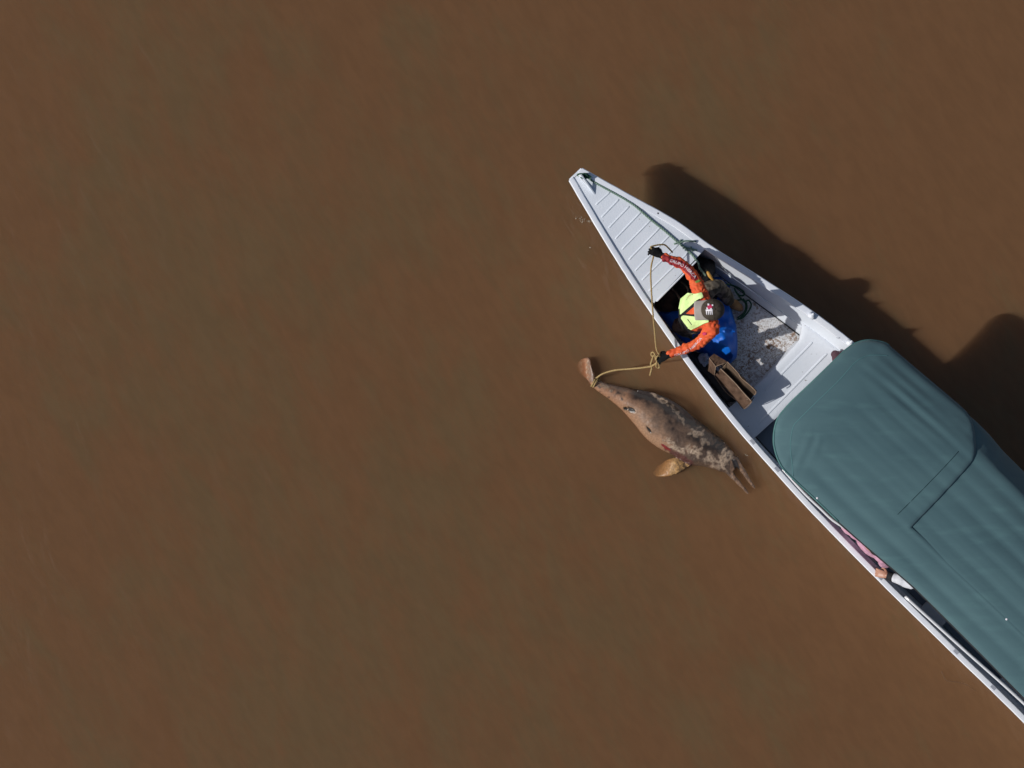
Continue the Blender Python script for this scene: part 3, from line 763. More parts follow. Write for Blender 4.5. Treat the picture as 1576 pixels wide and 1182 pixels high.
# frame: side tube, hoops, posts
path = [P(px_, py_, 1.30) + Vector((.0, .0, 0)) for px_, py_ in cr([(1205, 722), (1236, 757), (1262, 782), (1290, 807), (1350, 846), (1440, 912), (1600, 1050)], 5)]
path = [p + (Vector((0.686, 0.727, 0)) * (.0 if i < 14 else .004 * (i - 14))) for i, p in enumerate(path)]
g = Geo(); g.tube(path, .013, 10); put('canopy_side_tube', g.mesh('canopy_side_tube'), M['tubealu'], boat)
for f in (6.75, 7.9, 9.1, 10.3, 11.5):
    A = hull_at(f, -1, 0) + Vector((0, 0, 0)); B = hull_at(f, 1, 0); A = A.lerp(B, .17); B = B.lerp(A, .12)
    path = [A, A + Vector((0, 0, .40))]
    Tl, Tr = A.copy(), B.copy()
    z1 = 1.30; Tl.z = z1; Tr.z = z1
    path = [A, Tl - Vector((0, 0, .12)), Tl.lerp(Tr, .03), Tl.lerp(Tr, .2) + Vector((0, 0, .05)), Tl.lerp(Tr, .5) + Vector((0, 0, .07)), Tl.lerp(Tr, .8) + Vector((0, 0, .03)), Tl.lerp(Tr, .97) - Vector((0, 0, .03)), Tr - Vector((0, 0, .15)), B]
    g = Geo(); g.tube(crv(path, 5), .013, 8); put('canopy_hoop', g.mesh('canopy_hoop'), M['tubealu'], boat)

# ------------------------------------------------------------------ hands
def hand_geo(g, wrist, fwd, up, size=1.0, curl=1.0, thumb_side=1, spread=.12):
    """palm plus five unequal, bent fingers. up = back of the hand, fingers curl away from it"""
    f = Vector(fwd).normalized(); u = Vector(up); u = (u - f * u.dot(f)).normalized(); s = f.cross(u) * thumb_side
    S = size
    def L(a, b, c): return wrist + f * (a * S) + s * (b * S) + u * (c * S)
    # palm
    rings = []
    for a, hw, hh in ((-.02, .027, .021), (.01, .030, .020), (.045, .039, .017), (.085, .042, .015), (.098, .038, .012)):
        rings.append([L(a, hw * math.cos(t), hh * math.sin(t)) for t in [2 * math.pi * k / 12 for k in range(12)]])
    g.rings(rings, True)
    for b, ln, r0 in ((.031, .072, .0098), (.0105, .080, .0100), (-.0105, .074, .0096), (-.031, .058, .0086)):
        pts = [L(.075, b, 0)]; ang = 0; pos = Vector((.093, 0, 0)); p2 = [pos.copy()]
        a_, h_ = .093, 0.0
        sp = b * spread / .03
        bb = b
        for k, fr in enumerate((.45, .32, .23)):
            ang += curl * (.45, .75, .65)[k]
            a_ += ln * fr * math.cos(ang); h_ -= ln * fr * math.sin(ang); bb += sp * ln * fr
            p2.append((a_, bb, h_))
        path = [pts[0], L(.093, b, 0)] + [L(*q) for q in p2[1:]]
        g.tube(path, lambda t, r0=r0: S * r0 * (1.08 - .22 * t), 8, round_ends=True)
    path = [L(.015, .022, -.004), L(.035, .046, -.012), L(.06, .060, -.022 * (1 + curl * .3)), L(.083, .058 - .012 * curl, -.030 * (1 + curl * .35))]
    g.tube(path, lambda t: S * (.0135 - .003 * t), 8, round_ends=True)

# ------------------------------------------------------------------ the kneeling man
def Q(px_, py_, z): return P(px_, py_, z)
person = empty('person', P(1080, 482, .05))
tag(person, 'person in orange shirt, neon vest and brown cap kneeling in the bow with a rope', 'person')
pel = Q(1066, 486, .50); che = Q(1074, 481, .80); uch = Q(1083, 477, 1.02); nck = Q(1088, 475, 1.13); hd = Q(1095, 475.5, 1.23)
shR = Q(1078, 450, 1.04); elR = Q(1057, 413, .97); wrR = Q(1020.5, 394.5, .97)
shL = Q(1097, 503, 1.03); elL = Q(1076, 527, .88); wrL = Q(1031, 545.5, .79)
sideV = (shL - shR).normalized()
def torso(g, inf=0.0):
    rings = []
    fr_ = Vector((-sideV.y, sideV.x, 0)) * -1
    for c, a, b in ((pel - Vector((0, 0, .10)), .150, .115), (pel, .165, .125), (pel.lerp(che, .5), .150, .112), (che, .165, .118), (che.lerp(uch, .6), .178, .112), (uch, .170, .095), (uch.lerp(nck, .45), .095, .070)):
        U = sideV; V = (uch - pel).normalized().cross(sideV).normalized()
        rings.append([c + U * ((a + inf) * math.cos(t)) + V * ((b + inf) * math.sin(t)) for t in [2 * math.pi * k / 20 for k in range(20)]])
    g.rings(rings, True)
def limb(g, pts, rads, seg=12, flat=1.0, up=None):
    path = crv(pts, 6); m = len(rads) - 1
    def rf(t):
        x = t * m; i = min(int(x), m - 1); q = x - i; return rads[i] * (1 - q) + rads[i + 1] * q
    g.tube(path, rf, seg, flat=flat, up=up, round_ends=True)
hipR = pel + sideV * -.09 + Vector((0, 0, -.06)); hipL = pel + sideV * .09 + Vector((0, 0, -.06))
knR = Q(1101, 441, .40); anR = Q(1122, 464, .15); toR = Q(1140, 475, .10)
knL = Q(1046, 503, .26); anL = Q(1086, 521, .14); toL = Q(1100, 531, .10)
# body: one continuous surface
g = Geo(); torso(g, -.014)
limb(g, [uch, nck, hd - Vector((0, 0, .03))], [.06, .052, .055])
hm = Matrix.Rotation(0, 3, 'Z')
g.ellipsoid(hd, .098, .076, .115)
face_d = Vector((-.985, -.17, 0))
g.ellipsoid(hd + face_d * .088 + Vector((0, 0, -.028)), .018, .013, .020)                       # nose
g.ellipsoid(hd + face_d * .075 + Vector((0, 0, -.062)), .020, .026, .010)                       # mouth
g.ellipsoid(hd + face_d * .064 + Vector((0, 0, -.090)), .026, .030, .022)                       # chin
for s_ in (-1, 1):
    g.ellipsoid(hd + Vector((.005, s_ * .077, -.01)), .018, .008, .030)                        # ears
    g.ellipsoid(hd + face_d * .078 + Vector((0, s_ * .03, .012)), .012, .014, .009)            # brow and eye
limb(g, [shR, elR, wrR], [.048, .036, .024]); limb(g, [shL, elL, wrL], [.048, .036, .024])
limb(g, [uch, shR], [.06, .045]); limb(g, [uch, shL], [.06, .045])
limb(g, [hipR, knR, anR], [.080, .055, .036]); limb(g, [hipL, knL, anL], [.080, .055, .036])
limb(g, [anR, toR], [.036, .028]); limb(g, [anL, toL], [.036, .028])
body = put('body', remeshed(g, 'body', .009, 3), M['skin'], person)

for s_ in (-1, 1):
    g = Geo(); g.ellipsoid(hd + face_d * .089 + Vector((0, s_ * .031, .010)), .006, .011, .006, nu=10, nv=6); put('eye', g.mesh('eye'), M['eye'], person)
# shirt
g = Geo(); torso(g, .004)
limb(g, [shR, elR, wrR], [.072, .054, .036], 14); limb(g, [shL, elL, wrL], [.072, .056, .037], 14)
limb(g, [uch - Vector((0, 0, .02)), shR], [.085, .070]); limb(g, [uch - Vector((0, 0, .02)), shL], [.085, .070])
limb(g, [uch, nck - Vector((0, 0, .02))], [.075, .062])
sm = remeshed(g, 'shirt', .0065, 4)
# cloth wrinkles: rings across the sleeves, broad folds on the chest
def wrinkle(p):
    q = N(p.x * 9, p.y * 9, p.z * 6) * .009 + (abs(N(p.x * 21, p.y * 21, p.z * 14)) - .2) * .022 + N(p.x * 44, p.y * 60, p.z * 30) * .0045
    for A, B in ((shL, wrL), (shR, wrR)):
        d = (B - A); t = (p - A).dot(d) / d.length_squared
        if 0 < t < 1.05: q += .0022 * math.sin(t * 30 + 6 * N(p.x * 8, p.y * 8, p.z * 8) + 3.0 * math.atan2((p - A).z, (p - A).dot(sideV) + .01)) * min(1, t * 3)
    return q
puff(sm, wrinkle)
# material split: maroon print along the back of each forearm
sm.materials.append(M['orange']); sm.materials.append(M['maroon'])
def on_seg(p, A, B):
    d = B - A; t = max(0, min(1, (p - A).dot(d) / d.length_squared)); return t, (p - (A + d * t))
for f in sm.polygons:
    c = f.center; px_, py_ = to_px(c)
    k = 0
    # right arm: upper/right half of the sleeve as seen, from the wrist to above the elbow
    if py_ < 432 and px_ < 1092:
        poly = [(1019, 388), (1035, 393.5), (1052, 399), (1062, 407), (1070, 419), (1078, 434), (1068, 430), (1058, 418), (1048, 410), (1030, 404), (1019, 401)]
        if inside(poly, px_ + 1.2 * N(px_ * .3, py_ * .3), py_ - 3): k = 1
    f.material_index = k
shirt = put('shirt', sm, None, person)
tree = BVHTree.FromPolygons([v.co + org(shirt) * 0 + org(person) for v in sm.vertices], [tuple(p.vertices) for p in sm.polygons])
def drop(px_, py_, h=.0, zg=1.2, tree=tree):
    """first surface the photo's line of sight meets at this pixel"""
    o_ = Vector((0, 0, CAM_H)); d = (P(px_, py_, 0) - o_).normalized()
    hit, nrm, *_ = tree.ray_cast(o_, d)
    if hit is None: return None
    return hit - d * h
# vest: cloth offset from the shirt
Z2 = lambda x, y: (1030 + x / 13.13, 430 + y / 13.13)
vestR = [Z2(*q) for q in ((372, 270), (520, 292), (660, 258), (697, 355), (620, 400), (560, 432), (420, 560), (250, 708), (196, 748), (186, 600), (205, 500), (228, 388), (300, 330))]
vestL = [Z2(*q) for q in ((222, 745), (270, 712), (500, 735), (742, 762), (792, 800), (803, 862), (700, 895), (600, 950), (500, 1000), (440, 1025), (365, 985), (280, 880), (215, 790))]
def patch(name, poly, mt, h, parent, thick=.006, step=1.6, warp=0.0, tree=tree, zdefault=None):
    """a cloth patch lying on what is underneath: grid in outline space, dropped onto the surface"""
    xs = [p[0] for p in poly]; ys = [p[1] for p in poly]
    pl = resample(poly, step); pts = [Vector(p) for p in pl]; nb = len(pts)
    y = min(ys) + step / 2; cand = []
    while y < max(ys):
        x = min(xs) + step / 2
        while x < max(xs):
            if inside(pl, x, y): cand.append(Vector((x, y)))
            x += step
        y += step
    if cand: pts += [p for p, dd in zip(cand, seg_dists(pl, cand)) if dd > step * .5]
    v, e, f, *_ = delaunay_2d_cdt(pts, [(i, (i + 1) % nb) for i in range(nb)], [], 1, 1e-6)
    w_ = []; last = None
    for p in v:
        q = drop(p.x, p.y, h, tree=tree); w_.append(q)
    good = [q.z for q in w_ if q is not None]
    zm = sorted(good)[len(good) // 2] if good else 1.0
    zmin = max(min(good), zm - .28) if good else 1
    W2 = []
    for p, q in zip(v, w_):
        if q is None or q.z < zmin: q = P(p.x, p.y, zmin if q is None else zmin)
        W2.append(q)
    # smooth heights a little so that the cloth bridges
    nb_ = {i: set() for i in range(len(W2))}
    for t in f:
        for a_ in t:
            for b__ in t:
                if a_ != b__: nb_[a_].add(b__)
    zs = [q.z for q in W2]
    z0_ = list(zs)
    for _ in range(14): zs = [max(z0_[i], .4 * zs[i] + .6 * sum(zs[j] for j in nb_[i]) / max(1, len(nb_[i]))) if nb_[i] else zs[i] for i in range(len(zs))]
    top = [P(p.x, p.y, max(z_, q.z) + warp * N(p.x * .12, p.y * .12)) for p, z_, q in zip(v, zs, W2)]
    n = len(top); vs_ = top + [p - Vector((0, 0, thick)) for p in top]; fs_ = []; ec = {}
    for t in f:
        t = tuple(t)
        if (top[t[1]] - top[t[0]]).cross(top[t[2]] - top[t[0]]).z < 0: t = t[::-1]
        fs_.append(t); fs_.append(tuple(i + n for i in t[::-1]))
        for q in range(3): ec[(t[q], t[(q + 1) % 3])] = 1
    for (a_, b__) in list(ec):
        if (b__, a_) not in ec: fs_.append((b__, a_, a_ + n, b__ + n))
    return put(name, mesh(name, vs_, fs_), mt, parent), top
vp, _ = patch('vest_panel', vestR, M['neon'], .026, person, step=1.3)
vq, _ = patch('vest_panel', vestL, M['neon'], .026, person, step=1.3)
vt = []
for o in (vp, vq):
    vt.append(BVHTree.FromPolygons([v.co + org(person) for v in o.data.vertices], [tuple(p.vertices) for p in o.data.polygons]))
def border(o, poly, tr, which, r=.006):
    pts = []
    cx_ = sum(p[0] for p in poly) / len(poly); cy_ = sum(p[1] for p in poly) / len(poly)
    for x, y in resample([poly[i] for i in which], 1.5, closed=False):
        q = drop(x + (cx_ - x) * .02, y + (cy_ - y) * .02, .002, tree=tr)
        if q is not None: pts.append(q)
    if len(pts) > 2:
        g = Geo(); g.tube(pts, r, 6); put('vest_binding', g.mesh('vest_binding'), M['black'], o)
border(vp, vestR, vt[0], [4, 5, 6, 7, 8, 9]); border(vq, vestL, vt[1], [0, 1, 2, 3]); border(vq, vestL, vt[1], [0, 12, 11, 10])
# side of the vest: black mesh below each panel
patch('vest_side', [Z2(*q) for q in ((190, 752), (222, 748), (365, 990), (430, 1030), (520, 1060), (420, 1100), (250, 960), (180, 820))], M['black'], .014, person)
# dark V and neck opening
pp = patch('collar', [Z2(*q) for q in ((262, 710), (400, 580), (560, 440), (590, 600), (560, 740), (400, 724))], M['black'], .018, person)[0]
patch('collar_facing', [Z2(*q) for q in ((340, 692), (440, 600), (540, 520), (560, 700), (440, 705))], M['orange'], .026, person)
# brand line on the vest
g = Geo(); bar = []
for k in range(8):
    q = drop(*Z2(375 + k * 12, 805 + k * 16), .003, tree=vt[1])
    if q is not None: bar.append(q)
if len(bar) > 2: g.tube(bar, .006, 6, flat=.4, up=(0, 0, 1)); put('chest_print', g.mesh('chest_print'), M['black'], vq)

# sleeve lettering, laid on the cloth
def lettering(txt, path_px, h_px, tr, name, parent, mt, lift=.004):
    cu = bpy.data.curves.new('t', 'FONT'); cu.body = txt; cu.size = 1.0; cu.resolution_u = 2
    o = bpy.data.objects.new('t', cu); col.objects.link(o)
    dg = bpy.context.evaluated_depsgraph_get(); dg.update()
    me = bpy.data.meshes.new_from_object(o.evaluated_get(dg)); bpy.data.objects.remove(o)
    bm = bmesh.new(); bm.from_mesh(me); bmesh.ops.triangulate(bm, faces=bm.faces)
    bmesh.ops.subdivide_edges(bm, edges=[e for e in bm.edges if e.calc_length() > .3], cuts=1)
    xs = [v.co.x for v in bm.verts]; x0, x1 = min(xs), max(xs)
    path = [Vector(p) for p in resample(cr(path_px, 8), .8, closed=False)]
    cum = [0]
    for a_, b__ in zip(path, path[1:]): cum.append(cum[-1] + (b__ - a_).length)
    T = cum[-1]
    for v in bm.verts:
        s_ = (v.co.x - x0) / (x1 - x0) * T; i = 0
        while i < len(cum) - 2 and cum[i + 1] < s_: i += 1
        t = (s_ - cum[i]) / max(1e-6, cum[i + 1] - cum[i]); p = path[i].lerp(path[i + 1], t)
        j0, j1 = max(0, i - 3), min(len(path) - 1, i + 4)
        d = (path[j1] - path[j0]).normalized(); up_ = Vector((d.y, -d.x))
        q = p + up_ * ((v.co.y / .72 - .5) * h_px)
        w_ = drop(q.x, q.y, lift, tree=tr)
        if w_ is None: w_ = P(q.x, q.y, 1.0)
        v.co = w_
    me2 = bpy.data.meshes.new(name); bm.to_mesh(me2); bm.free()
    o = put(name, me2, mt, parent, smooth=False)
    return o
Z21 = lambda x, y: (1010 + x / 19.7, 380 + y / 19.7)
lettering('GRUPO HIERCA', [Z21(415, 405), Z21(600, 465), Z21(760, 540), Z21(900, 610), Z21(1040, 755), Z21(1200, 930)], 4.6, tree, 'sleeve_lettering', shirt, M['white'])
Z3 = lambda x, y: (980 + x / 11.257, 490 + y / 11.257)
lettering('GRUPO HIERCA', [Z3(650, 640), Z3(800, 600), Z3(960, 505), Z3(1040, 420), Z3(1120, 335)], 3.6, tree, 'sleeve_lettering', shirt, M['white'])
# green cuff tab on the right upper arm, round badge on the left sleeve
patch('arm_badge', [Z2(*q) for q in ((520, 45), (590, 0), (640, 20), (600, 60), (540, 72))], mat('olive_tab', (.18, .30, .06), None, rough=.7), .006, shirt, thick=.003, step=1.0)
patch('arm_badge', [Z2(*q) for q in ((660, 1090), (700, 1065), (760, 1080), (750, 1120), (690, 1135))], M['pinkprint'], .005, shirt, thick=.003, step=1.0)

# gloves = the two hands, fingers closed on the rope
def glove(wr, el, up, ts, curl, name='glove'):
    f = (wr - el).normalized(); g = Geo()
    hand_geo(g, wr + f * .012, f, up, 1.05, curl, ts)
    limb(g, [wr - f * .035, wr + f * .02], [.034, .031])
    return put(name, remeshed(g, name, .0045, 2, .4), M['glove'], person)
glove(wrR, elR, (0, .2, 1), 1, 1.15)
glove(wrL, elL, (0, .3, 1), 1, 1.15)
handR = wrR + (wrR - elR).normalized() * .10 + Vector((0, -.01, -.025))
handL = wrL + (wrL - elL).normalized() * .10 + Vector((0, 0, -.02))

# trousers and boots
g = Geo()
limb(g, [hipR, knR, anR], [.105, .080, .062], 14); limb(g, [hipL, knL, anL], [.105, .080, .062], 14)
g.ellipsoid(pel - Vector((0, 0, .06)), .13, .17, .11)
tm = remeshed(g, 'trousers', .010, 3)
puff(tm, lambda c: .014 * N(c.x * 11, c.y * 11, c.z * 11) + .007 * N(c.x * 30, c.y * 30, c.z * 30))
put('trousers', tm, M['pants'], person)
for an, to in ((anR, toR), (anL, toL)):
    g = Geo(); d = (to - an); d.z = 0; d.normalize()
    limb(g, [an + d * .0, an + d * .07, to + d * .0], [.048, .054, .036], 12, .62, (0, 0, 1))
    bt = put('boot', remeshed(g, 'boot', .007, 3), M['boot'], person)

# hair and cap
g = Geo(); g.ellipsoid(hd + Vector((.02, 0, .0)), .092, .084, .095)
put('hair', remeshed(g, 'hair', .01, 2), M['hair'], person)
cc = Q(1097.5, 476.5, 1.29); cs = Vector((-.17, .985, 0)); cb = Vector((-.985, -.05, 0)); cs = Vector((.05, -.985, 0))
g = Geo(); rings = []
for j in range(0, 9):
    ph = R(90) * j / 9; rad = math.cos(ph) ** .8; rings.append([])
    for i in range(36):
        th = 2 * math.pi * i / 36
        rr = rad * (1 + .012 * abs(math.sin(3 * th)))
        rings[-1].append(cc + cb * (.112 * rr * math.cos(th)) + cs * (.104 * rr * math.sin(th)) + Vector((0, 0, .115 * math.sin(ph) - .02)))
rings.append([cc + Vector((0, 0, .094)) + (p - cc - Vector((0, 0, .094))) * .2 for p in rings[-1]])
for r_ in rings[-1]: r_.z = cc.z + .096
g.rings(rings, True)
cap = put('cap', fixn(g.mesh('cap')), M['cap'], person)
m = cap.modifiers.new('s', 'SOLIDIFY'); m.thickness = .003
capt = BVHTree.FromPolygons([v.co + org(person) for v in cap.data.vertices], [tuple(p.vertices) for p in cap.data.polygons])
g = Geo(); top = []; rows = 7; cols_ = 15
for i in range(rows):
    for j in range(cols_):
        a_ = R(-72 + 144 * j / (cols_ - 1)); t = i / (rows - 1)
        base = cb * (.108 * math.cos(a_)) + cs * (.104 * math.sin(a_))
        tipx = .178 - .012 * (math.sin(a_) ** 4)
        tip = cb * tipx + cs * (.092 * math.sin(a_) / math.sin(R(72)))
        q = base.lerp(tip, t); q.z = -.012 - .022 * t - .022 * (math.sin(a_)) ** 2 * (1 - .2 * t)
        top.append(cc + q)
n = len(top); fs_ = []
for i in range(rows - 1):
    for j in range(cols_ - 1): a_ = i * cols_ + j; fs_.append((a_, a_ + 1, a_ + cols_ + 1, a_ + cols_))
g.add(top, fs_); bo = put('brim', fixn(g.mesh('brim')), M['brim'], cap); m = bo.modifiers.new('s', 'SOLIDIFY'); m.thickness = .005
g = Geo(); q = cc + Vector((0, 0, .097)); g.ellipsoid(q, .009, .009, .005, nu=10, nv=6); put('button', g.mesh('button'), M['cap'], cap)
# crown seams
for k in range(6):
    th = R(30 + 60 * k); pts = []
    for j in range(10):
        ph = R(90) * j / 9.6; rad = math.cos(ph) ** .8
        pts.append(cc + cb * (.112 * rad * math.cos(th)) + cs * (.104 * rad * math.sin(th)) + Vector((0, 0, .115 * math.sin(ph) - .019)))
    g = Geo(); g.tube(pts, .0022, 5); put('crown_seam', g.mesh('crown_seam'), M['hair'], cap)
# embroidered mark: white fingers below, crimson blot and white dots above
def cpatch(name, poly, mt, h=.003):
    return patch(name, [Z2(*q) for q in poly], mt, h, cap, thick=.002, step=.8, tree=capt)
cpatch('cap_mark', ((735, 610), (880, 600), (880, 640), (738, 640)), M['white'])
for k in range(4): cpatch('cap_mark', ((742 + 37 * k, 636), (764 + 37 * k, 636), (770 + 37 * k, 716), (750 + 37 * k, 712)), M['white'])
cpatch('cap_mark', ((765, 545), (800, 520), (835, 500), (860, 530), (880, 560), (850, 590), (800, 600), (770, 575)), M['pinkprint'], .0045)
cpatch('cap_mark', ((772, 490), (812, 486), (815, 525), (780, 532)), M['white'], .006)
cpatch('cap_mark', ((858, 505), (890, 505), (892, 535), (862, 538)), M['white'], .006)
cpatch('cap_mark', ((755, 560), (785, 560), (785, 605), (750, 605)), M['white'], .006)
cpatch('cap_mark', ((830, 580), (868, 578), (866, 606), (832, 606)), M['white'], .006)

# ------------------------------------------------------------------ gear in the cockpit
# blue tarp, draped over a low heap, under the man
tp = [(1016, 480), (1030, 472), (1052, 478), (1066, 455), (1080, 432), (1098, 424), (1112, 424), (1128, 438), (1127, 460), (1131, 480), (1137, 500), (1137, 530), (1137, 550), (1124, 563), (1108, 562), (1098, 556), (1085, 545), (1064, 533), (1048, 520), (1034, 504)]
def tarp_z(x, y, d):
    a = P(1075, 484, .3); r_ = math.hypot(x - a.x, y - a.y)
    z = FZ + .04 + .27 * math.exp(-(r_ / .26) ** 2)
    b = P(1122, 530, .3); q = math.hypot(x - b.x, y - b.y); z += .20 * math.exp(-(q / .15) ** 2)
    s_ = max(0, 1 - 2.4 * abs(N(x * 3.6, y * 3.6, 2))) ** 1.5 * .085 + max(0, 1 - 2.5 * abs(N(x * 7, y * 7, 5))) * .030
    z += s_ * min(1, d / .05)
    return z - .05 * max(0, 1 - d / .04)
tarp = put('tarp', sheet('tarp', [(P(*q, .25).x, P(*q, .25).y) for q in tp], tarp_z, .022, .005), M['tarp'])
tag(tarp, 'crumpled bright blue plastic tarp spread under the kneeling person', 'tarp')
m = tarp.modifiers.new('e', 'EDGE_SPLIT'); m.split_angle = R(45)

# black gear bag with yellow clip, by the deck edge
bagE = empty('gear_bag', P(1082, 418, FZ)); tag(bagE, 'black gear bag with a yellow clip, between the orange sleeve and the right boat side', 'bag')
g = Geo(); c = P(1079, 420, .22)
g.ellipsoid(c, .13, .17, .17, Matrix.Rotation(R(-30), 3, 'Z')); g.ellipsoid(P(1090, 440, .2), .09, .10, .14); g.ellipsoid(P(1073, 408, .2), .08, .09, .15)
g.ellipsoid(P(1096, 452, .18), .07, .09, .12)
bm_ = remeshed(g, 'bag_body', .011, 3)
puff(bm_, lambda c: .03 * N(c.x * 8, c.y * 8, c.z * 8) + .012 * N(c.x * 22, c.y * 22, c.z * 22))
put('bag_body', bm_, M['black'], bagE)
g = Geo(); g.tube([P(1089.5, 419.5, .44), P(1092, 424, .44), P(1097, 431, .43)], lambda t: .010 + .010 * math.sin(math.pi * min(1, .2 + t)), 8, round_ends=True); put('clip', g.mesh('clip'), M['yellow'], bagE)
g = Geo(); g.tube(crv([P(1070, 405, .40), P(1082, 412, .44), P(1090, 420, .43), P(1099, 436, .38), P(1103, 448, .30)], 5), .012, 6, flat=.4, up=(0, 0, 1)); put('strap', g.mesh('strap'), M['bag'], bagE)

# dark heap: olive-black holdall in the shade by the left wall
hE = empty('holdall', P(1036, 455, FZ)); tag(hE, 'dark olive holdall in the shade under the aft edge of the foredeck', 'bag')
g = Geo()
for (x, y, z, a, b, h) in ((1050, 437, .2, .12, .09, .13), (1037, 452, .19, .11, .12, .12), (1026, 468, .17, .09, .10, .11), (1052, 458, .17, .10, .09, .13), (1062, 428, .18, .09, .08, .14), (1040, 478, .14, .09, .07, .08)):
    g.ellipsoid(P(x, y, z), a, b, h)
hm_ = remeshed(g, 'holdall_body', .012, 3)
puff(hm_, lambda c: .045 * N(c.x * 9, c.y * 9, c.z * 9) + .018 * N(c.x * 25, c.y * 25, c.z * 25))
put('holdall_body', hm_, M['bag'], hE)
for pts in ([P(1034, 444, .36), P(1042, 452, .37), P(1048, 464, .34)], [P(1046, 432, .37), P(1056, 440, .38), P(1060, 450, .36)]):
    g = Geo(); g.tube(crv(pts, 5), .010, 6, flat=.5); put('handle', g.mesh('handle'), M['pants'], hE)

# dark sheet added to deepen the shade along the left wall
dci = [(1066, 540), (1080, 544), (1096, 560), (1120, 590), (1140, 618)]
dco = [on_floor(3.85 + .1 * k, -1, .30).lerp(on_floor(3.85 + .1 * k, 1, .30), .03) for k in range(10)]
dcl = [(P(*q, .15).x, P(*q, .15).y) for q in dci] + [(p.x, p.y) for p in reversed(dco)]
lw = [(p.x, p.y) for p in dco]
def shade_sheet_z(x, y, d):
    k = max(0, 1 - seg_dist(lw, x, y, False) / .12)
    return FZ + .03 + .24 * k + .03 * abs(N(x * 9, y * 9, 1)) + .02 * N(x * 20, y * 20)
dc = put('shade_sheet', sheet('shade_sheet', dcl, shade_sheet_z, .03, .006), M['black'])
tag(dc, 'dark sheet added to deepen the shade between the cardboard box and the left gunwale', 'cloth')

# cardboard carton, flaps open
cE = empty('cardboard_box', P(1128, 590, FZ)); tag(cE, 'long torn open brown cardboard box leaning on the left inner side of the boat', 'box')
def panel(name, pts, mt, th=.008, sub=5, crump=.008, seed=0):
    """a thin crumpled board over a quad of world points"""
    A, B, C, D = [Vector(p) for p in pts]; n_ = (B - A).cross(D - A).normalized()
    if n_.z < 0: n_ = -n_
    nx = sub * 2; ny = sub; top = []
    for i in range(nx + 1):
        for j in range(ny + 1):
            p = A.lerp(B, i / nx).lerp(D.lerp(C, i / nx), j / ny)
            top.append(p + n_ * (crump * N(i * .55 + seed, j * .7, seed * 1.7)))
    n = len(top); fs_ = []
    for i in range(nx):
        for j in range(ny):
            a_ = i * (ny + 1) + j; fs_ += [(a_, a_ + ny + 1, a_ + ny + 2, a_ + 1), (n + a_ + 1, n + a_ + ny + 2, n + a_ + ny + 1, n + a_)]
    rim_ = [i * (ny + 1) for i in range(nx + 1)] + [nx * (ny + 1) + j for j in range(1, ny + 1)] + [i * (ny + 1) + ny for i in range(nx - 1, -1, -1)] + [j for j in range(ny - 1, 0, -1)]
    for a_, b__ in zip(rim_, rim_[1:] + rim_[:1]): fs_.append((a_, b__, b__ + n, a_ + n))
    o = put(name, fixn(mesh(name, top + [p - n_ * th for p in top], fs_)), mt, cE, smooth=False)
    return o
def edge(path, r=.005):
    g = Geo(); g.tube(path, r, 5); put('torn_edge', g.mesh('torn_edge'), M['cardedge'], cE)
zt, zb = .57, .43
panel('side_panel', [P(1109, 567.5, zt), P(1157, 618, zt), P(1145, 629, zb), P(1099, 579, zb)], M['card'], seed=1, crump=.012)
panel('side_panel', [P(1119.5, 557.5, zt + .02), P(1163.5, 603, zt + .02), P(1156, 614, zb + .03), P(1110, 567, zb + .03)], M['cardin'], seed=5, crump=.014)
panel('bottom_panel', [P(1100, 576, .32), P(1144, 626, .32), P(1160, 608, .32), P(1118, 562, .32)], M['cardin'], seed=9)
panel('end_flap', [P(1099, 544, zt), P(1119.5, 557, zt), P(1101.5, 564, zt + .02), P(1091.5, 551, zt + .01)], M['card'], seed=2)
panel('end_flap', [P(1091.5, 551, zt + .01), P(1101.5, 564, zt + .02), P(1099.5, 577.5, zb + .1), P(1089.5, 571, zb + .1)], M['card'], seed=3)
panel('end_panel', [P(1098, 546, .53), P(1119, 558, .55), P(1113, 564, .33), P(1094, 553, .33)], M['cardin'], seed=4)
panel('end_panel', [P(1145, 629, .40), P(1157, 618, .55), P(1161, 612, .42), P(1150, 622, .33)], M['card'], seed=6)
edge(crv([P(1109, 567.3, zt + .004), P(1120, 578, zt + .012), P(1131, 589, zt + .004), P(1144, 604, zt + .01), P(1157, 618, zt + .004)], 4), .006)
edge(crv([P(1119.5, 557, zt + .024), P(1135, 573, zt + .028), P(1141, 582, zt + .022), P(1152, 591, zt + .028), P(1163.5, 602.5, zt + .024), P(1161, 608, zt)], 4), .005)
edge(crv([P(1099.5, 578.5, zb + .03), P(1117, 603, zb + .005), P(1133, 616, zb + .005), P(1145, 629, zb + .004), P(1157, 618.5, zt)], 4), .004)
edge([P(1091.5, 551, zt + .014), P(1101.5, 564, zt + .026), P(1099.5, 577.5, zb + .11)], .004)
edge([P(1101.5, 564, zt + .026), P(1119.5, 557, zt + .006), P(1112, 567, zt - .01)], .004)
# grey plastic beside it
g = Geo(); g.ellipsoid(P(1084, 555, .30), .055, .07, .05); g.ellipsoid(P(1089, 551, .34), .04, .04, .04)
pm = remeshed(g, 'plastic_bag', .007, 2)
puff(pm, lambda c: .03 * N(c.x * 22, c.y * 22, c.z * 22) + .012 * N(c.x * 55, c.y * 55))
pm.transform(Matrix.Translation((0, 0, -.12)))
pb = put('plastic_bag', pm, M['plastic']); tag(pb, 'crumpled grey plastic bag at the bow end of the cardboard box', 'bag')

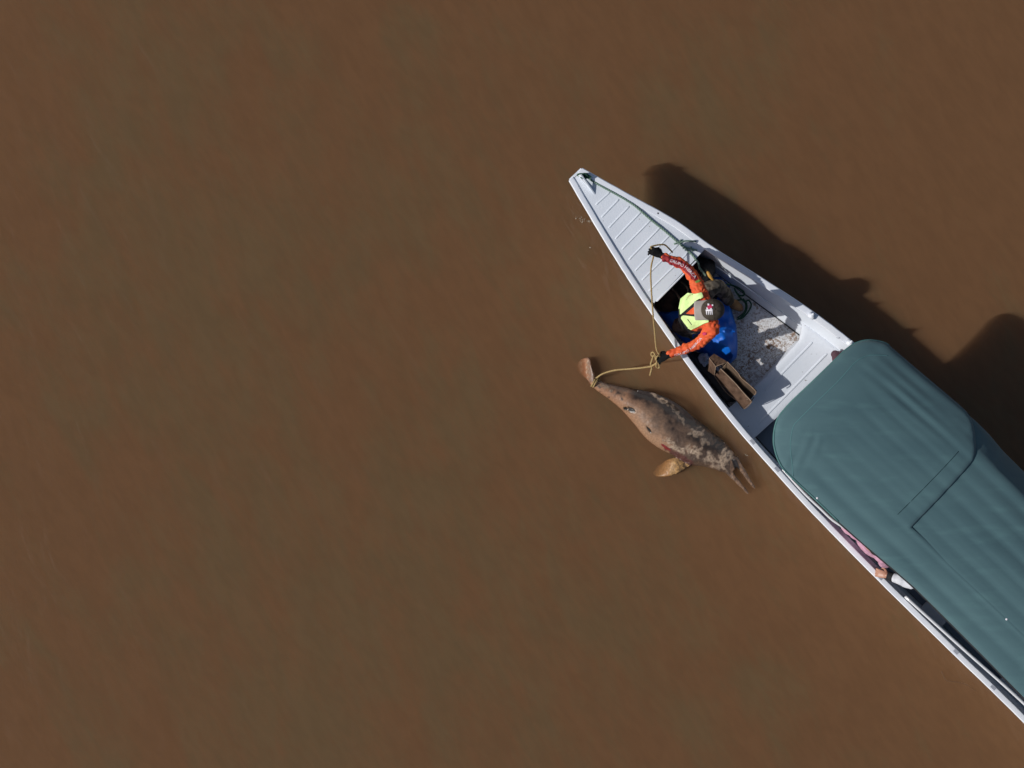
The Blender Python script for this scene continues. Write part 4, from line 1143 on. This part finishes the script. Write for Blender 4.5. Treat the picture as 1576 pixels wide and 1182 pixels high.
# ------------------------------------------------------------------ ropes
def rope_geo(g, path, r, strands=3, pitch=.06, seg=5):
    path = [Vector(p) for p in path]
    # even resample
    out = [path[0]]; step = r * 1.1; carry = 0
    for a_, b__ in zip(path, path[1:]):
        L = (b__ - a_).length; t = step - carry
        while t < L: out.append(a_.lerp(b__, t / L)); t += step
        carry = L - (t - step)
    out.append(path[-1])
    m = len(out); nrm = Vector((0, 0, 1)); s_ = 0; base = []
    for i in range(m):
        t = (out[min(i + 1, m - 1)] - out[max(i - 1, 0)]); t = t.normalized() if t.length > 1e-9 else Vector((1, 0, 0))
        nrm = nrm - t * t.dot(nrm)
        if nrm.length < 1e-6: nrm = t.orthogonal()
        nrm.normalize(); bi = t.cross(nrm)
        if i: s_ += (out[i] - out[i - 1]).length
        base.append((out[i], nrm.copy(), bi, s_))
    for k in range(strands):
        pts = [c + (n_ * math.cos(2 * math.pi * (s / pitch + k / strands)) + b * math.sin(2 * math.pi * (s / pitch + k / strands))) * r * .5 for c, n_, b, s in base]
        g.tube(pts, r * .56, seg)
rp = empty('tow_rope', P(915, 582, .05)); tag(rp, 'thin tan rope running from the gloved hands to the dead dolphin tail', 'rope')
tailk = P(914.5, 583, .10)
g = Geo()
kn = handL + Vector((-.07, -.07, -.02))
rope_geo(g, crv([handR + Vector((.02, .01, -.01)), handR + Vector((0, -.04, -.03)), P(1001.5, 420, .92), P(1004, 470, .84), P(1007.5, 510, .78), P(1010.5, 538, .76), handL + Vector((.0, .02, .01)), handL + Vector((.005, -.05, -.01))], 8), .0085)
put('rope_line', g.mesh('rope_line'), M['rope'], rp)
g = Geo()   # loose end over the upper hand
rope_geo(g, crv([handR + Vector((.01, .02, 0)), P(1001, 380.5, .97), P(1010, 377.5, .95), P(1021, 376.5, .92), P(1027, 380, .87), P(1035, 388.5, .80)], 8), .0085)
put('rope_end', g.mesh('rope_end'), M['rope'], rp)
g = Geo()   # bow-like knot hanging from the lower hand
Zk = lambda x, y, z: P(980 + x / 11.257, 490 + y / 11.257, z)
rope_geo(g, crv([Zk(400, 760, .70), Zk(415, 690, .74), Zk(395, 655, .78), Zk(350, 660, .79), Zk(330, 720, .74), Zk(320, 640, .76), Zk(295, 590, .74), Zk(260, 590, .72), Zk(250, 630, .70), Zk(275, 655, .70), Zk(305, 640, .72)], 8), .0090)
rope_geo(g, crv([Zk(285, 655, .70), Zk(260, 730, .62), Zk(240, 800, .55), Zk(262, 830, .52), Zk(250, 900, .48), Zk(228, 985, .42)], 8), .0095)
rope_geo(g, crv([Zk(365, 690, .72), Zk(345, 760, .66), Zk(335, 830, .60), Zk(370, 860, .58), Zk(392, 840, .60), Zk(375, 770, .66), Zk(355, 700, .72)], 8), .0095)
rope_geo(g, crv([Zk(345, 775, .64), Zk(300, 800, .58), Zk(250, 835, .54)], 8), .0110)
put('knot', g.mesh('knot'), M['rope'], rp)
g = Geo()
rope_geo(g, crv([Zk(255, 832, .53), Zk(200, 838, .50), P(988, 566, .45), P(965, 568, .34), P(945, 570, .24), P(928, 575, .15), P(919, 581, .10)], 8), .0095)
# turns round the tail stock, following its section
tc_ = P(912.5, 587.5, -.005); tdir = Vector((.80, .58, 0)); pth = []
for k in range(40):
    a_ = 2 * math.pi * k / 19; c_ = tc_ + Vector((.002 * k / 2, -.002 * k / 4, 0))
    pth.append(c_ + Vector((.55, .83, 0)) * (.048 * math.cos(a_)) + Vector((0, 0, .058 * math.sin(a_) + .01)))
rope_geo(g, [P(919, 581, .10)] + pth, .0085)
put('tail_hitch', g.mesh('tail_hitch'), M['rope'], rp)

# green mooring rope
gr = empty('mooring_rope', dz(895, 272)); tag(gr, 'green rope from the bow bracket along the foredeck, its slack coiled behind the kneeling person', 'rope')
def dk(px_, py_, h=.012): return dz(px_, py_, h)
g = Geo()
RD = .0115
rope_geo(g, crv([dk(890, 273, .03), dk(896, 270, .03), dk(903, 273), dk(911, 279), dk(925, 287), dk(937, 293.5), dk(950, 300.5), dk(963, 308), dk(977, 317), dk(990, 328), dk(1003, 339), dk(1020, 352), dk(1035, 364.5), dk(1046, 374), dk(1058, 383.5), dk(1067, 392), dk(1071.5, 398, .015), P(1074.5, 405, .56), P(1077, 413, .48), P(1086, 424, .44)], 5), RD, pitch=.08)
put('rope_line', g.mesh('rope_line'), M['green'], gr)
g = Geo()
for k in range(3):
    pts = []
    for i in range(26):
        a_ = 2 * math.pi * i / 22 + k; rr = .032 + .010 * math.sin(3 * a_ + k)
        c = dk(896 + 2.2 * k, 271.5 + 1.3 * k, .035 + .02 * k); pts.append(c + Vector((math.cos(a_) * rr * 1.3, math.sin(a_) * rr * .55, .02 * math.sin(a_ * 1.5 + k))))
    rope_geo(g, pts, .009, pitch=.06)
put('knot', g.mesh('knot'), M['greendark'], gr)
for pts in ([dk(1046, 374), dk(1053, 370.5), dk(1062, 370.5), dk(1072, 371)], [dk(1050, 377), dk(1058, 380.5), dk(1066, 382.5), dk(1074, 384.5)], [dk(1038, 375), dk(1044, 372.5), dk(1049, 368.5)], [dk(1064, 379), dk(1067, 386)]):
    g = Geo(); rope_geo(g, crv(pts, 5), .0085, pitch=.05); put('frayed_end', g.mesh('frayed_end'), M['green'], gr)
Z4 = lambda x, y, z: P(1080 + x / 6.288, 380 + y / 6.288, z)
g = Geo()
rope_geo(g, crv([P(1102, 440, .35), P(1118, 438, .2), Z4(300, 375, .13), Z4(350, 395, .12), Z4(405, 435, .12), Z4(408, 468, .13), Z4(370, 470, .13), Z4(335, 440, .12), Z4(315, 400, .11), Z4(330, 430, .10), Z4(370, 490, .10), Z4(420, 540, .10), Z4(425, 600, .10), Z4(395, 650, .10), Z4(345, 685, .09)], 7), .009, pitch=.06)
rope_geo(g, crv([Z4(300, 530, .11), Z4(350, 515, .11), Z4(400, 515, .12), Z4(432, 545, .12), Z4(436, 600, .12), Z4(410, 650, .11), Z4(370, 690, .10), Z4(340, 700, .10), Z4(390, 690, .10), Z4(440, 640, .11), Z4(474, 585, .11), Z4(476, 545, .11), Z4(450, 515, .12), Z4(425, 528, .13), Z4(400, 500, .13)], 7), .009, pitch=.06)
o = put('coil', g.mesh('coil'), M['greendark'], gr)

# ------------------------------------------------------------------ passengers under the canopy
def passenger(name, label, c, sd_, shirt_m, arms=None, seat=.33, lean=Vector((0, 0, 0)), facing=None):
    """seated figure: c = pelvis xy, sd_ = unit vector along the shoulders"""
    e = empty(name, Vector((c.x, c.y, FZ))); tag(e, label, 'person', 'passengers under the canopy')
    sd_ = Vector(sd_).normalized(); f = Vector(facing).normalized()
    pel = Vector((c.x, c.y, seat + .09)); uch = pel + Vector((0, 0, .44)) + lean; hdp = uch + Vector((0, 0, .20)) + f * .03
    def rings_(inf):
        rs = []
        for c_, a_, b_ in ((pel - Vector((0, 0, .07)), .15, .12), (pel.lerp(uch, .25), .15, .115), (pel.lerp(uch, .6), .165, .115), (pel.lerp(uch, .9), .18, .10), (uch + Vector((0, 0, .03)), .12, .08)):
            rs.append([c_ + sd_ * ((a_ + inf) * math.cos(t)) + f * ((b_ + inf) * math.sin(t)) for t in [2 * math.pi * k / 18 for k in range(18)]])
        return rs
    knees = [pel + sd_ * s_ * .10 + f * .40 + Vector((0, 0, .02)) for s_ in (-1, 1)]
    feet = [k_ + f * .02 + Vector((0, 0, FZ + .06 - k_.z)) for k_ in knees]
    toes = [q + f * .14 - Vector((0, 0, .015)) for q in feet]
    sh = [uch + sd_ * s_ * .185 - Vector((0, 0, .02)) for s_ in (-1, 1)]
    if arms is None: arms = [[sh[i], sh[i] + sd_ * (.09 * s_) + f * .02 - Vector((0, 0, .27)), knees[i] - f * .12 + Vector((0, 0, .10))] for i, s_ in enumerate((-1, 1))]
    else: arms = [[sh[i]] + (a if a else [sh[i] + sd_ * (.06 * s_) - Vector((0, 0, .27)), knees[i] - f * .12 + Vector((0, 0, .10))]) for i, (a, s_) in enumerate(zip(arms, (-1, 1)))]
    g = Geo(); g.rings(rings_(-.012), True); limb(g, [uch, hdp - Vector((0, 0, .04))], [.055, .055])
    g.ellipsoid(hdp, .085, .085, .11); g.ellipsoid(hdp + f * .085 - Vector((0, 0, .015)), .014, .014, .02); g.ellipsoid(hdp + f * .065 - Vector((0, 0, .075)), .03, .03, .025)
    for s_ in (-1, 1): g.ellipsoid(hdp + sd_ * s_ * .083, .012, .012, .028)
    for a in arms:
        limb(g, a, [.048, .036, .026])
    for k_, q, t_, s_ in zip(knees, feet, toes, (-1, 1)):
        limb(g, [pel + sd_ * s_ * .09, k_, q], [.085, .06, .042]); limb(g, [q, t_], [.038, .03])
    put('body', remeshed(g, 'body', .009, 3), M['skinlight'], e)
    for s_ in (-1, 1):
        g = Geo(); g.ellipsoid(hdp + f * .082 + sd_ * s_ * .030 + Vector((0, 0, .012)), .007, .007, .005, nu=10, nv=6); put('eye', g.mesh('eye'), M['eye'], e)
    for a in arms:
        d = (a[-1] - a[-2]).normalized(); g = Geo()
        upv = Vector((0, 0, 1)); hand_geo(g, a[-1], d, upv, 1.0, .9, 1); limb(g, [a[-1] - d * .03, a[-1] + d * .02], [.027, .026])
        put('hand', remeshed(g, 'hand', .0045, 2, .4), M['skinlight'], e)
    g = Geo(); g.rings(rings_(.008), True)
    for a in arms: limb(g, a[:-1] + [a[-1].lerp(a[-2], .25)], [.074, .060, .047], 14)
    for s_ in sh: limb(g, [uch - Vector((0, 0, .03)), s_], [.08, .07])
    sm_ = remeshed(g, 'shirt', .009, 4)
    puff(sm_, lambda c: .011 * N(c.x * 12, c.y * 12, c.z * 12) + .006 * N(c.x * 30, c.y * 30, c.z * 24))
    put('shirt', sm_, shirt_m, e)
    g = Geo()
    for k_, q, s_ in zip(knees, feet, (-1, 1)): limb(g, [pel + sd_ * s_ * .09, k_, q], [.10, .078, .058])
    put('trousers', remeshed(g, 'trousers', .012, 3), M['denim'], e)
    g = Geo(); g.ellipsoid(hdp + Vector((0, 0, .03)) - f * .015, .092, .092, .10); put('hair', remeshed(g, 'hair', .011, 2), M['hair'], e)
    for q, t_ in zip(feet, toes):
        g = Geo(); limb(g, [q - f * .03, t_], [.045, .038], 12, .8, (0, 0, 1)); put('shoe', remeshed(g, 'shoe', .009, 2), M['dark'], e)
    return e, arms
axv = Vector((ax.x, ax.y, 0)); acv = Vector((.686, .727, 0))
c1 = P(1344, 823, .6)
passenger('person', 'person in pink shirt sitting between the canopy edge and the left side rail', c1, axv, M['pink'], facing=acv, lean=-acv * .11)
hp = P(1353, 884, .575); wp = P(1366, 886, .61)
c2 = P(1432, 868, .6)
e2, arms2 = passenger('person', 'person under the canopy in a white sleeve with black cuff, hand gripping the left gunwale', c2, axv * 1 + acv * .6, M['whitecloth'], facing=acv * -.6 + axv * -1 + acv * .3,
                      arms=[[P(1406, 897, .74), wp], None], lean=-acv * .02)
g = Geo(); d = (wp - P(1407, 900, .74)).normalized(); g.tube([wp - d * .055, wp - d * .045, wp - d * .01, wp], lambda t: .049 - .008 * t, 16); put('cuff', g.mesh('cuff'), M['black'], e2)

# plum coloured thing peeking out at the canopy front
g = Geo(); g.ellipsoid(P(1286, 546.5, .36), .05, .045, .05, Matrix.Rotation(R(-45), 3, 'Z')); g.ellipsoid(P(1291, 551, .34), .075, .07, .08)
pm = remeshed(g, 'rucksack', .01, 3)
puff(pm, lambda c: .012 * N(c.x * 14, c.y * 14, c.z * 14))
o = put('rucksack', pm, M['plum']); tag(o, 'dark plum bag poking out from under the front edge of the canopy', 'bag')

# ------------------------------------------------------------------ the dolphin
Z6 = lambda x, y: (870 + x / 5.084, 530 + y / 5.084)
SEC = [((200, 322), (238, 270), .85), ((255, 368), (322, 300), .85), ((340, 428), (440, 328), .82), ((440, 512), (600, 360), .80), ((540, 625), (740, 398), .78),
       ((630, 735), (870, 470), .76), ((730, 812), (980, 548), .76), ((860, 878), (1080, 622), .78), ((975, 940), (1165, 695), .80), ((1090, 958), (1238, 752), .84), ((1180, 985), (1305, 825), .86), ((1250, 1006), (1345, 888), .85), ((1288, 1022), (1362, 925), .7)]
sec = cr([(*a, *b, c) for a, b, c in SEC], 6)
g = Geo(); rings = []
for (ax_, ay, bx, by, kk) in sec:
    A = P(*Z6(ax_, ay), 0); B = P(*Z6(bx, by), 0); C = (A + B) / 2; h = (B - A).length / 2; d = (B - A).normalized()
    zc = -.02 - .10 * h + .01
    ring = []
    for k in range(28):
        a_ = 2 * math.pi * k / 28
        ring.append(C + d * (h * math.cos(a_)) + Vector((0, 0, zc + h * kk * math.sin(a_))))
    rings.append(ring)
g.rings(rings, True)
# jaws
def jaw(pts, r0, r1):
    path = [P(*Z6(x, y), z) for x, y, z in pts]; g.tube(crv(path, 5), lambda t: r0 + (r1 - r0) * t ** .7, 12, round_ends=True)
jaw([(1330, 900, .040), (1364, 950, .036), (1410, 1020, .030), (1450, 1080, .024), (1482, 1125, .018)], .042, .012)
jaw([(1265, 975, .0), (1310, 1030, .012), (1350, 1075, .015), (1390, 1120, .018), (1430, 1166, .016)], .042, .012)
# low back ridge
def blade(pts_a, pts_b, th):
    """thin lens-shaped fin between two edges given as (zx, zy, z)"""
    A = crv([P(*Z6(x, y), z) for x, y, z in pts_a], 5); B = crv([P(*Z6(x, y), z) for x, y, z in pts_b], 5)
    rings = []
    for a_, b__ in zip(A, B):
        ring = []; w_ = b__ - a_; tdir = (A[-1] - A[0]).normalized(); n_ = w_.cross(tdir); n_ = n_.normalized() if n_.length > 1e-6 else Vector((0, 0, 1))
        L = w_.length; t_ = th * min(1, L / .12) + .004
        for k in range(14):
            q = 2 * math.pi * k / 14; ring.append(a_.lerp(b__, .5 - .5 * math.cos(q)) + n_ * (t_ * math.sin(q)))
        rings.append(ring)
    g.rings(rings, True)
# flukes: one lobe rises towards the photo's top, its other lobe hangs in the water
blade([(205, 322, .02), (172, 280, -.02), (128, 238, -.09), (92, 190, -.15), (92, 150, -.14), (122, 118, -.06), (165, 102, .01)],
      [(238, 272, .05), (228, 240, .06), (216, 205, .065), (206, 170, .065), (200, 140, .055), (194, 118, .045), (184, 104, .03)], .014)
blade([(205, 315, .0), (190, 320, -.1), (170, 320, -.2), (165, 300, -.28)], [(236, 275, .0), (230, 265, -.1), (220, 260, -.2), (200, 270, -.28)], .013)
# flipper: joins under the chest, tip sinks
blade([(985, 925, .02), (940, 900, .0), (860, 884, -.006), (800, 900, -.05), (745, 935, -.11), (705, 975, -.17), (684, 1004, -.21)],
      [(985, 945, .02), (950, 965, .012), (885, 1008, .010), (820, 1031, -.004), (765, 1038, -.03), (718, 1036, -.07), (688, 1018, -.16)], .016)
# dorsal ridge
blade([(560, 372, .05), (700, 410, .07), (830, 470, .085), (930, 550, .08), (1010, 610, .06)], [(566, 350, .055), (712, 384, .075), (850, 446, .095), (955, 524, .09), (1020, 596, .065)], .012)
dm = remeshed(g, 'river_dolphin', .0075, 4)
cen = [(((a[0] + a[2]) / 2, (a[1] + a[3]) / 2), a) for a in sec]
def lerp3(a, b, t): t = max(0, min(1, t)); return tuple(x + (y - x) * t for x, y in zip(a, b))
def sstep(a, b, x): t = max(0, min(1, (x - a) / (b - a))); return t * t * (3 - 2 * t)
C_TAN = srgb(152, 118, 92); C_PINK = srgb(150, 106, 78); C_GREY = srgb(98, 79, 66); C_DARK = srgb(48, 39, 35); C_BLK = srgb(38, 33, 32); C_CREAM = srgb(178, 156, 134)
C_RED = srgb(120, 40, 40); C_OCHRE = srgb(188, 146, 94); C_WINE = srgb(80, 46, 44)
vcol = []
disp = []
dm.update()
for v in dm.vertices:
    px_, py_ = to_px(v.co); x = (px_ - 870) * 5.084; y = (py_ - 530) * 5.084
    # nearest section
    bi_ = min(range(len(cen)), key=lambda i: (cen[i][0][0] - x) ** 2 + (cen[i][0][1] - y) ** 2)
    s_ = cen[bi_][1]; dx, dy = s_[2] - s_[0], s_[3] - s_[1]; w_ = ((x - s_[0]) * dx + (y - s_[1]) * dy) / (dx * dx + dy * dy)   # 0 belly 1 back
    u = bi_ / (len(cen) - 1)
    n1 = N(x * .012, y * .012, 1.3); n2 = N(x * .035, y * .035, 4.1); n3 = N(x * .09, y * .09, 2.2)
    c = lerp3(C_TAN, C_GREY, sstep(.10, .62, w_ + .25 * n1 + .1 * n2 + (u - .35) * .7))
    c = lerp3(c, C_PINK, (1 - sstep(.12, .4, u)) * .55)
    c = lerp3(c, C_DARK, 1.15 * sstep(.50, .82, w_ + .30 * n1 + .12 * n2 + .3 * (u - .4)) * sstep(.10, .3, u))
    # tail stock: grey with dark mottling on the back side
    if u < .22: c = lerp3(c, C_GREY, sstep(.35, .7, w_ + .5 * n2) * .8); c = lerp3(c, C_DARK, sstep(.25, .5, n2 + .3 * n3) * .7)
    # head third: dark with peeling cream patches
    hd_ = sstep(.50, .66, u + .12 * n1)
    c = lerp3(c, lerp3(C_GREY, C_DARK, .6), hd_ * .75)
    blk = sstep(.02, .24, n1 + .8 * n2 - .35 * abs(w_ - .78) + .12) * sstep(.42, .6, u) * sstep(.45, .7, w_)
    c = lerp3(c, C_BLK, blk)
    d2 = 0
    cr_ = 0
    for (qx, qy, rx, ry, an, st) in ((850, 800, 105, 34, 33, 1), (1010, 835, 75, 42, 15, 1), (1130, 890, 55, 50, 0, .8), (1240, 900, 55, 95, 20, 1), (1030, 690, 60, 40, 10, .8), (1090, 760, 45, 30, 30, .6), (760, 440, 100, 22, 38, .75), (890, 560, 70, 18, 60, .6),
                                    (300, 325, 80, 16, 30, .55), (1180, 960, 60, 20, 20, .5), (1300, 860, 20, 40, 0, .5), (965, 925, 14, 10, 0, 1.0)):
        ca, sa = math.cos(R(an)), math.sin(R(an)); ux, uy = (x - qx) * ca + (y - qy) * sa, -(x - qx) * sa + (y - qy) * ca
        q = 1 - math.hypot(ux / rx, uy / ry) + 1.0 * n2 + .45 * n3; cr_ = max(cr_, .88 * st * sstep(-.05, .50, q))
    c = lerp3(c, lerp3(C_CREAM, C_GREY, .25 + .9 * n3), cr_); d2 += .003 * cr_
    # wine-red lower flank behind the flipper, red streak
    q = 1 - math.hypot(((x - 900) * .86 + (y - 880) * .5) / 190, (-(x - 900) * .5 + (y - 880) * .86) / 34) + .5 * n2
    c = lerp3(c, C_WINE, sstep(.1, .5, q) * .85)
    q = 1 - math.hypot(((x - 785) * .82 + (y - 805) * .57) / 60, (-(x - 785) * .57 + (y - 805) * .82) / 15) + .4 * n2
    c = lerp3(c, C_RED, sstep(.1, .5, q))
    # jaws
    if x > 1290 and y > 900:
        c = lerp3(C_GREY, C_TAN, .25 + n3 * .6); c = lerp3(c, C_DARK, sstep(.0, .3, n2) * .4)
        if 1300 < x < 1365 and 880 < y < 1010 and abs((x - 1330) - (y - 930) * .35) < 22: c = C_BLK
    # flipper
    if y > 878 + (x - 850) * .55 and x < 1000 and y > 870:
        t = sstep(960, 760, x + 60 * n2); c = lerp3(lerp3(C_DARK, C_OCHRE, .35 + 1.5 * n2 + .9 * n3), C_OCHRE, t * .85)
    # flukes
    if y < 300 and x < 245: c = lerp3(C_PINK, C_CREAM, .6 * sstep(.1, .4, n3 + n2 + .3 * math.sin(x * .12))); c = lerp3(c, C_GREY, sstep(150, 200, x + 60 * n2) * .6); c = lerp3(c, C_DARK, sstep(205, 232, x + 30 * n3) * .7)
    # wounds
    for (qx, qy, rx, ry, an) in ((515, 512, 40, 20, 25), (470, 503, 20, 14, 10), (655, 668, 36, 10, 52)):
        ca, sa = math.cos(R(an)), math.sin(R(an)); ux, uy = (x - qx) * ca + (y - qy) * sa, -(x - qx) * sa + (y - qy) * ca
        q = 1 - math.hypot(ux / rx, uy / ry) + .25 * n3
        if v.co.z > -.02:
            c = lerp3(c, srgb(120, 92, 66), sstep(-.7, -.1, q) * .5); c = lerp3(c, srgb(16, 13, 12), sstep(.0, .25, q)); d2 -= .006 * sstep(-.05, .4, q)
    disp.append(d2 + .004 * n2 * (.3 + hd_) + .0022 * n3 * (.3 + hd_))
    vcol.append((*[max(.003, q) for q in c], 1))
at = dm.attributes.new('hide', 'FLOAT_COLOR', 'POINT')
nn = [v.normal.copy() for v in dm.vertices]
for i, v in enumerate(dm.vertices): v.co += nn[i] * disp[i]
at.data.foreach_set('color', [q for c in vcol for q in c])
dol = put('river_dolphin', dm, M['hide'])
tag(dol, 'dead river dolphin floating on its side with beak open, tail tied by a rope', 'dolphin')

# ------------------------------------------------------------------ small things on the water
g = Geo(); rnd = random.Random(3)
for (px_, py_, n, sp) in ((893, 336, 10, 9), (907, 341, 10, 4), (897, 341, 6, 4), (908, 381, 3, 1.5), (956, 415, 3, 1.5), (341, 832, 1, 1), (947, 392, 2, 3), (1150, 700, 3, 6)):
    for k in range(n):
        a_ = rnd.uniform(0, 6.28); d = rnd.uniform(0, sp); r_ = rnd.uniform(.002, .005)
        g.ellipsoid(P(px_ + math.cos(a_) * d, py_ + math.sin(a_) * d * .5, .001), r_ * 1.6, r_, r_ * .5, nu=8, nv=5)
o = put('foam', g.mesh('foam'), M['foam']); tag(o, 'scattered foam bubbles on the brown water beside the bow', None, kind='stuff')
g = Geo(); g.tube(crv([P(1449, 1033, -.01), P(1452, 1040, -.012), P(1458, 1048, -.012), P(1475, 1050, -.015), P(1492, 1056, -.02), P(1502, 1064, -.03)], 5), lambda t: .005 - .003 * t, 6)
o = put('twig', g.mesh('twig'), M['twig']); tag(o, 'thin curved twig just under the water left of the stern half', 'twig')
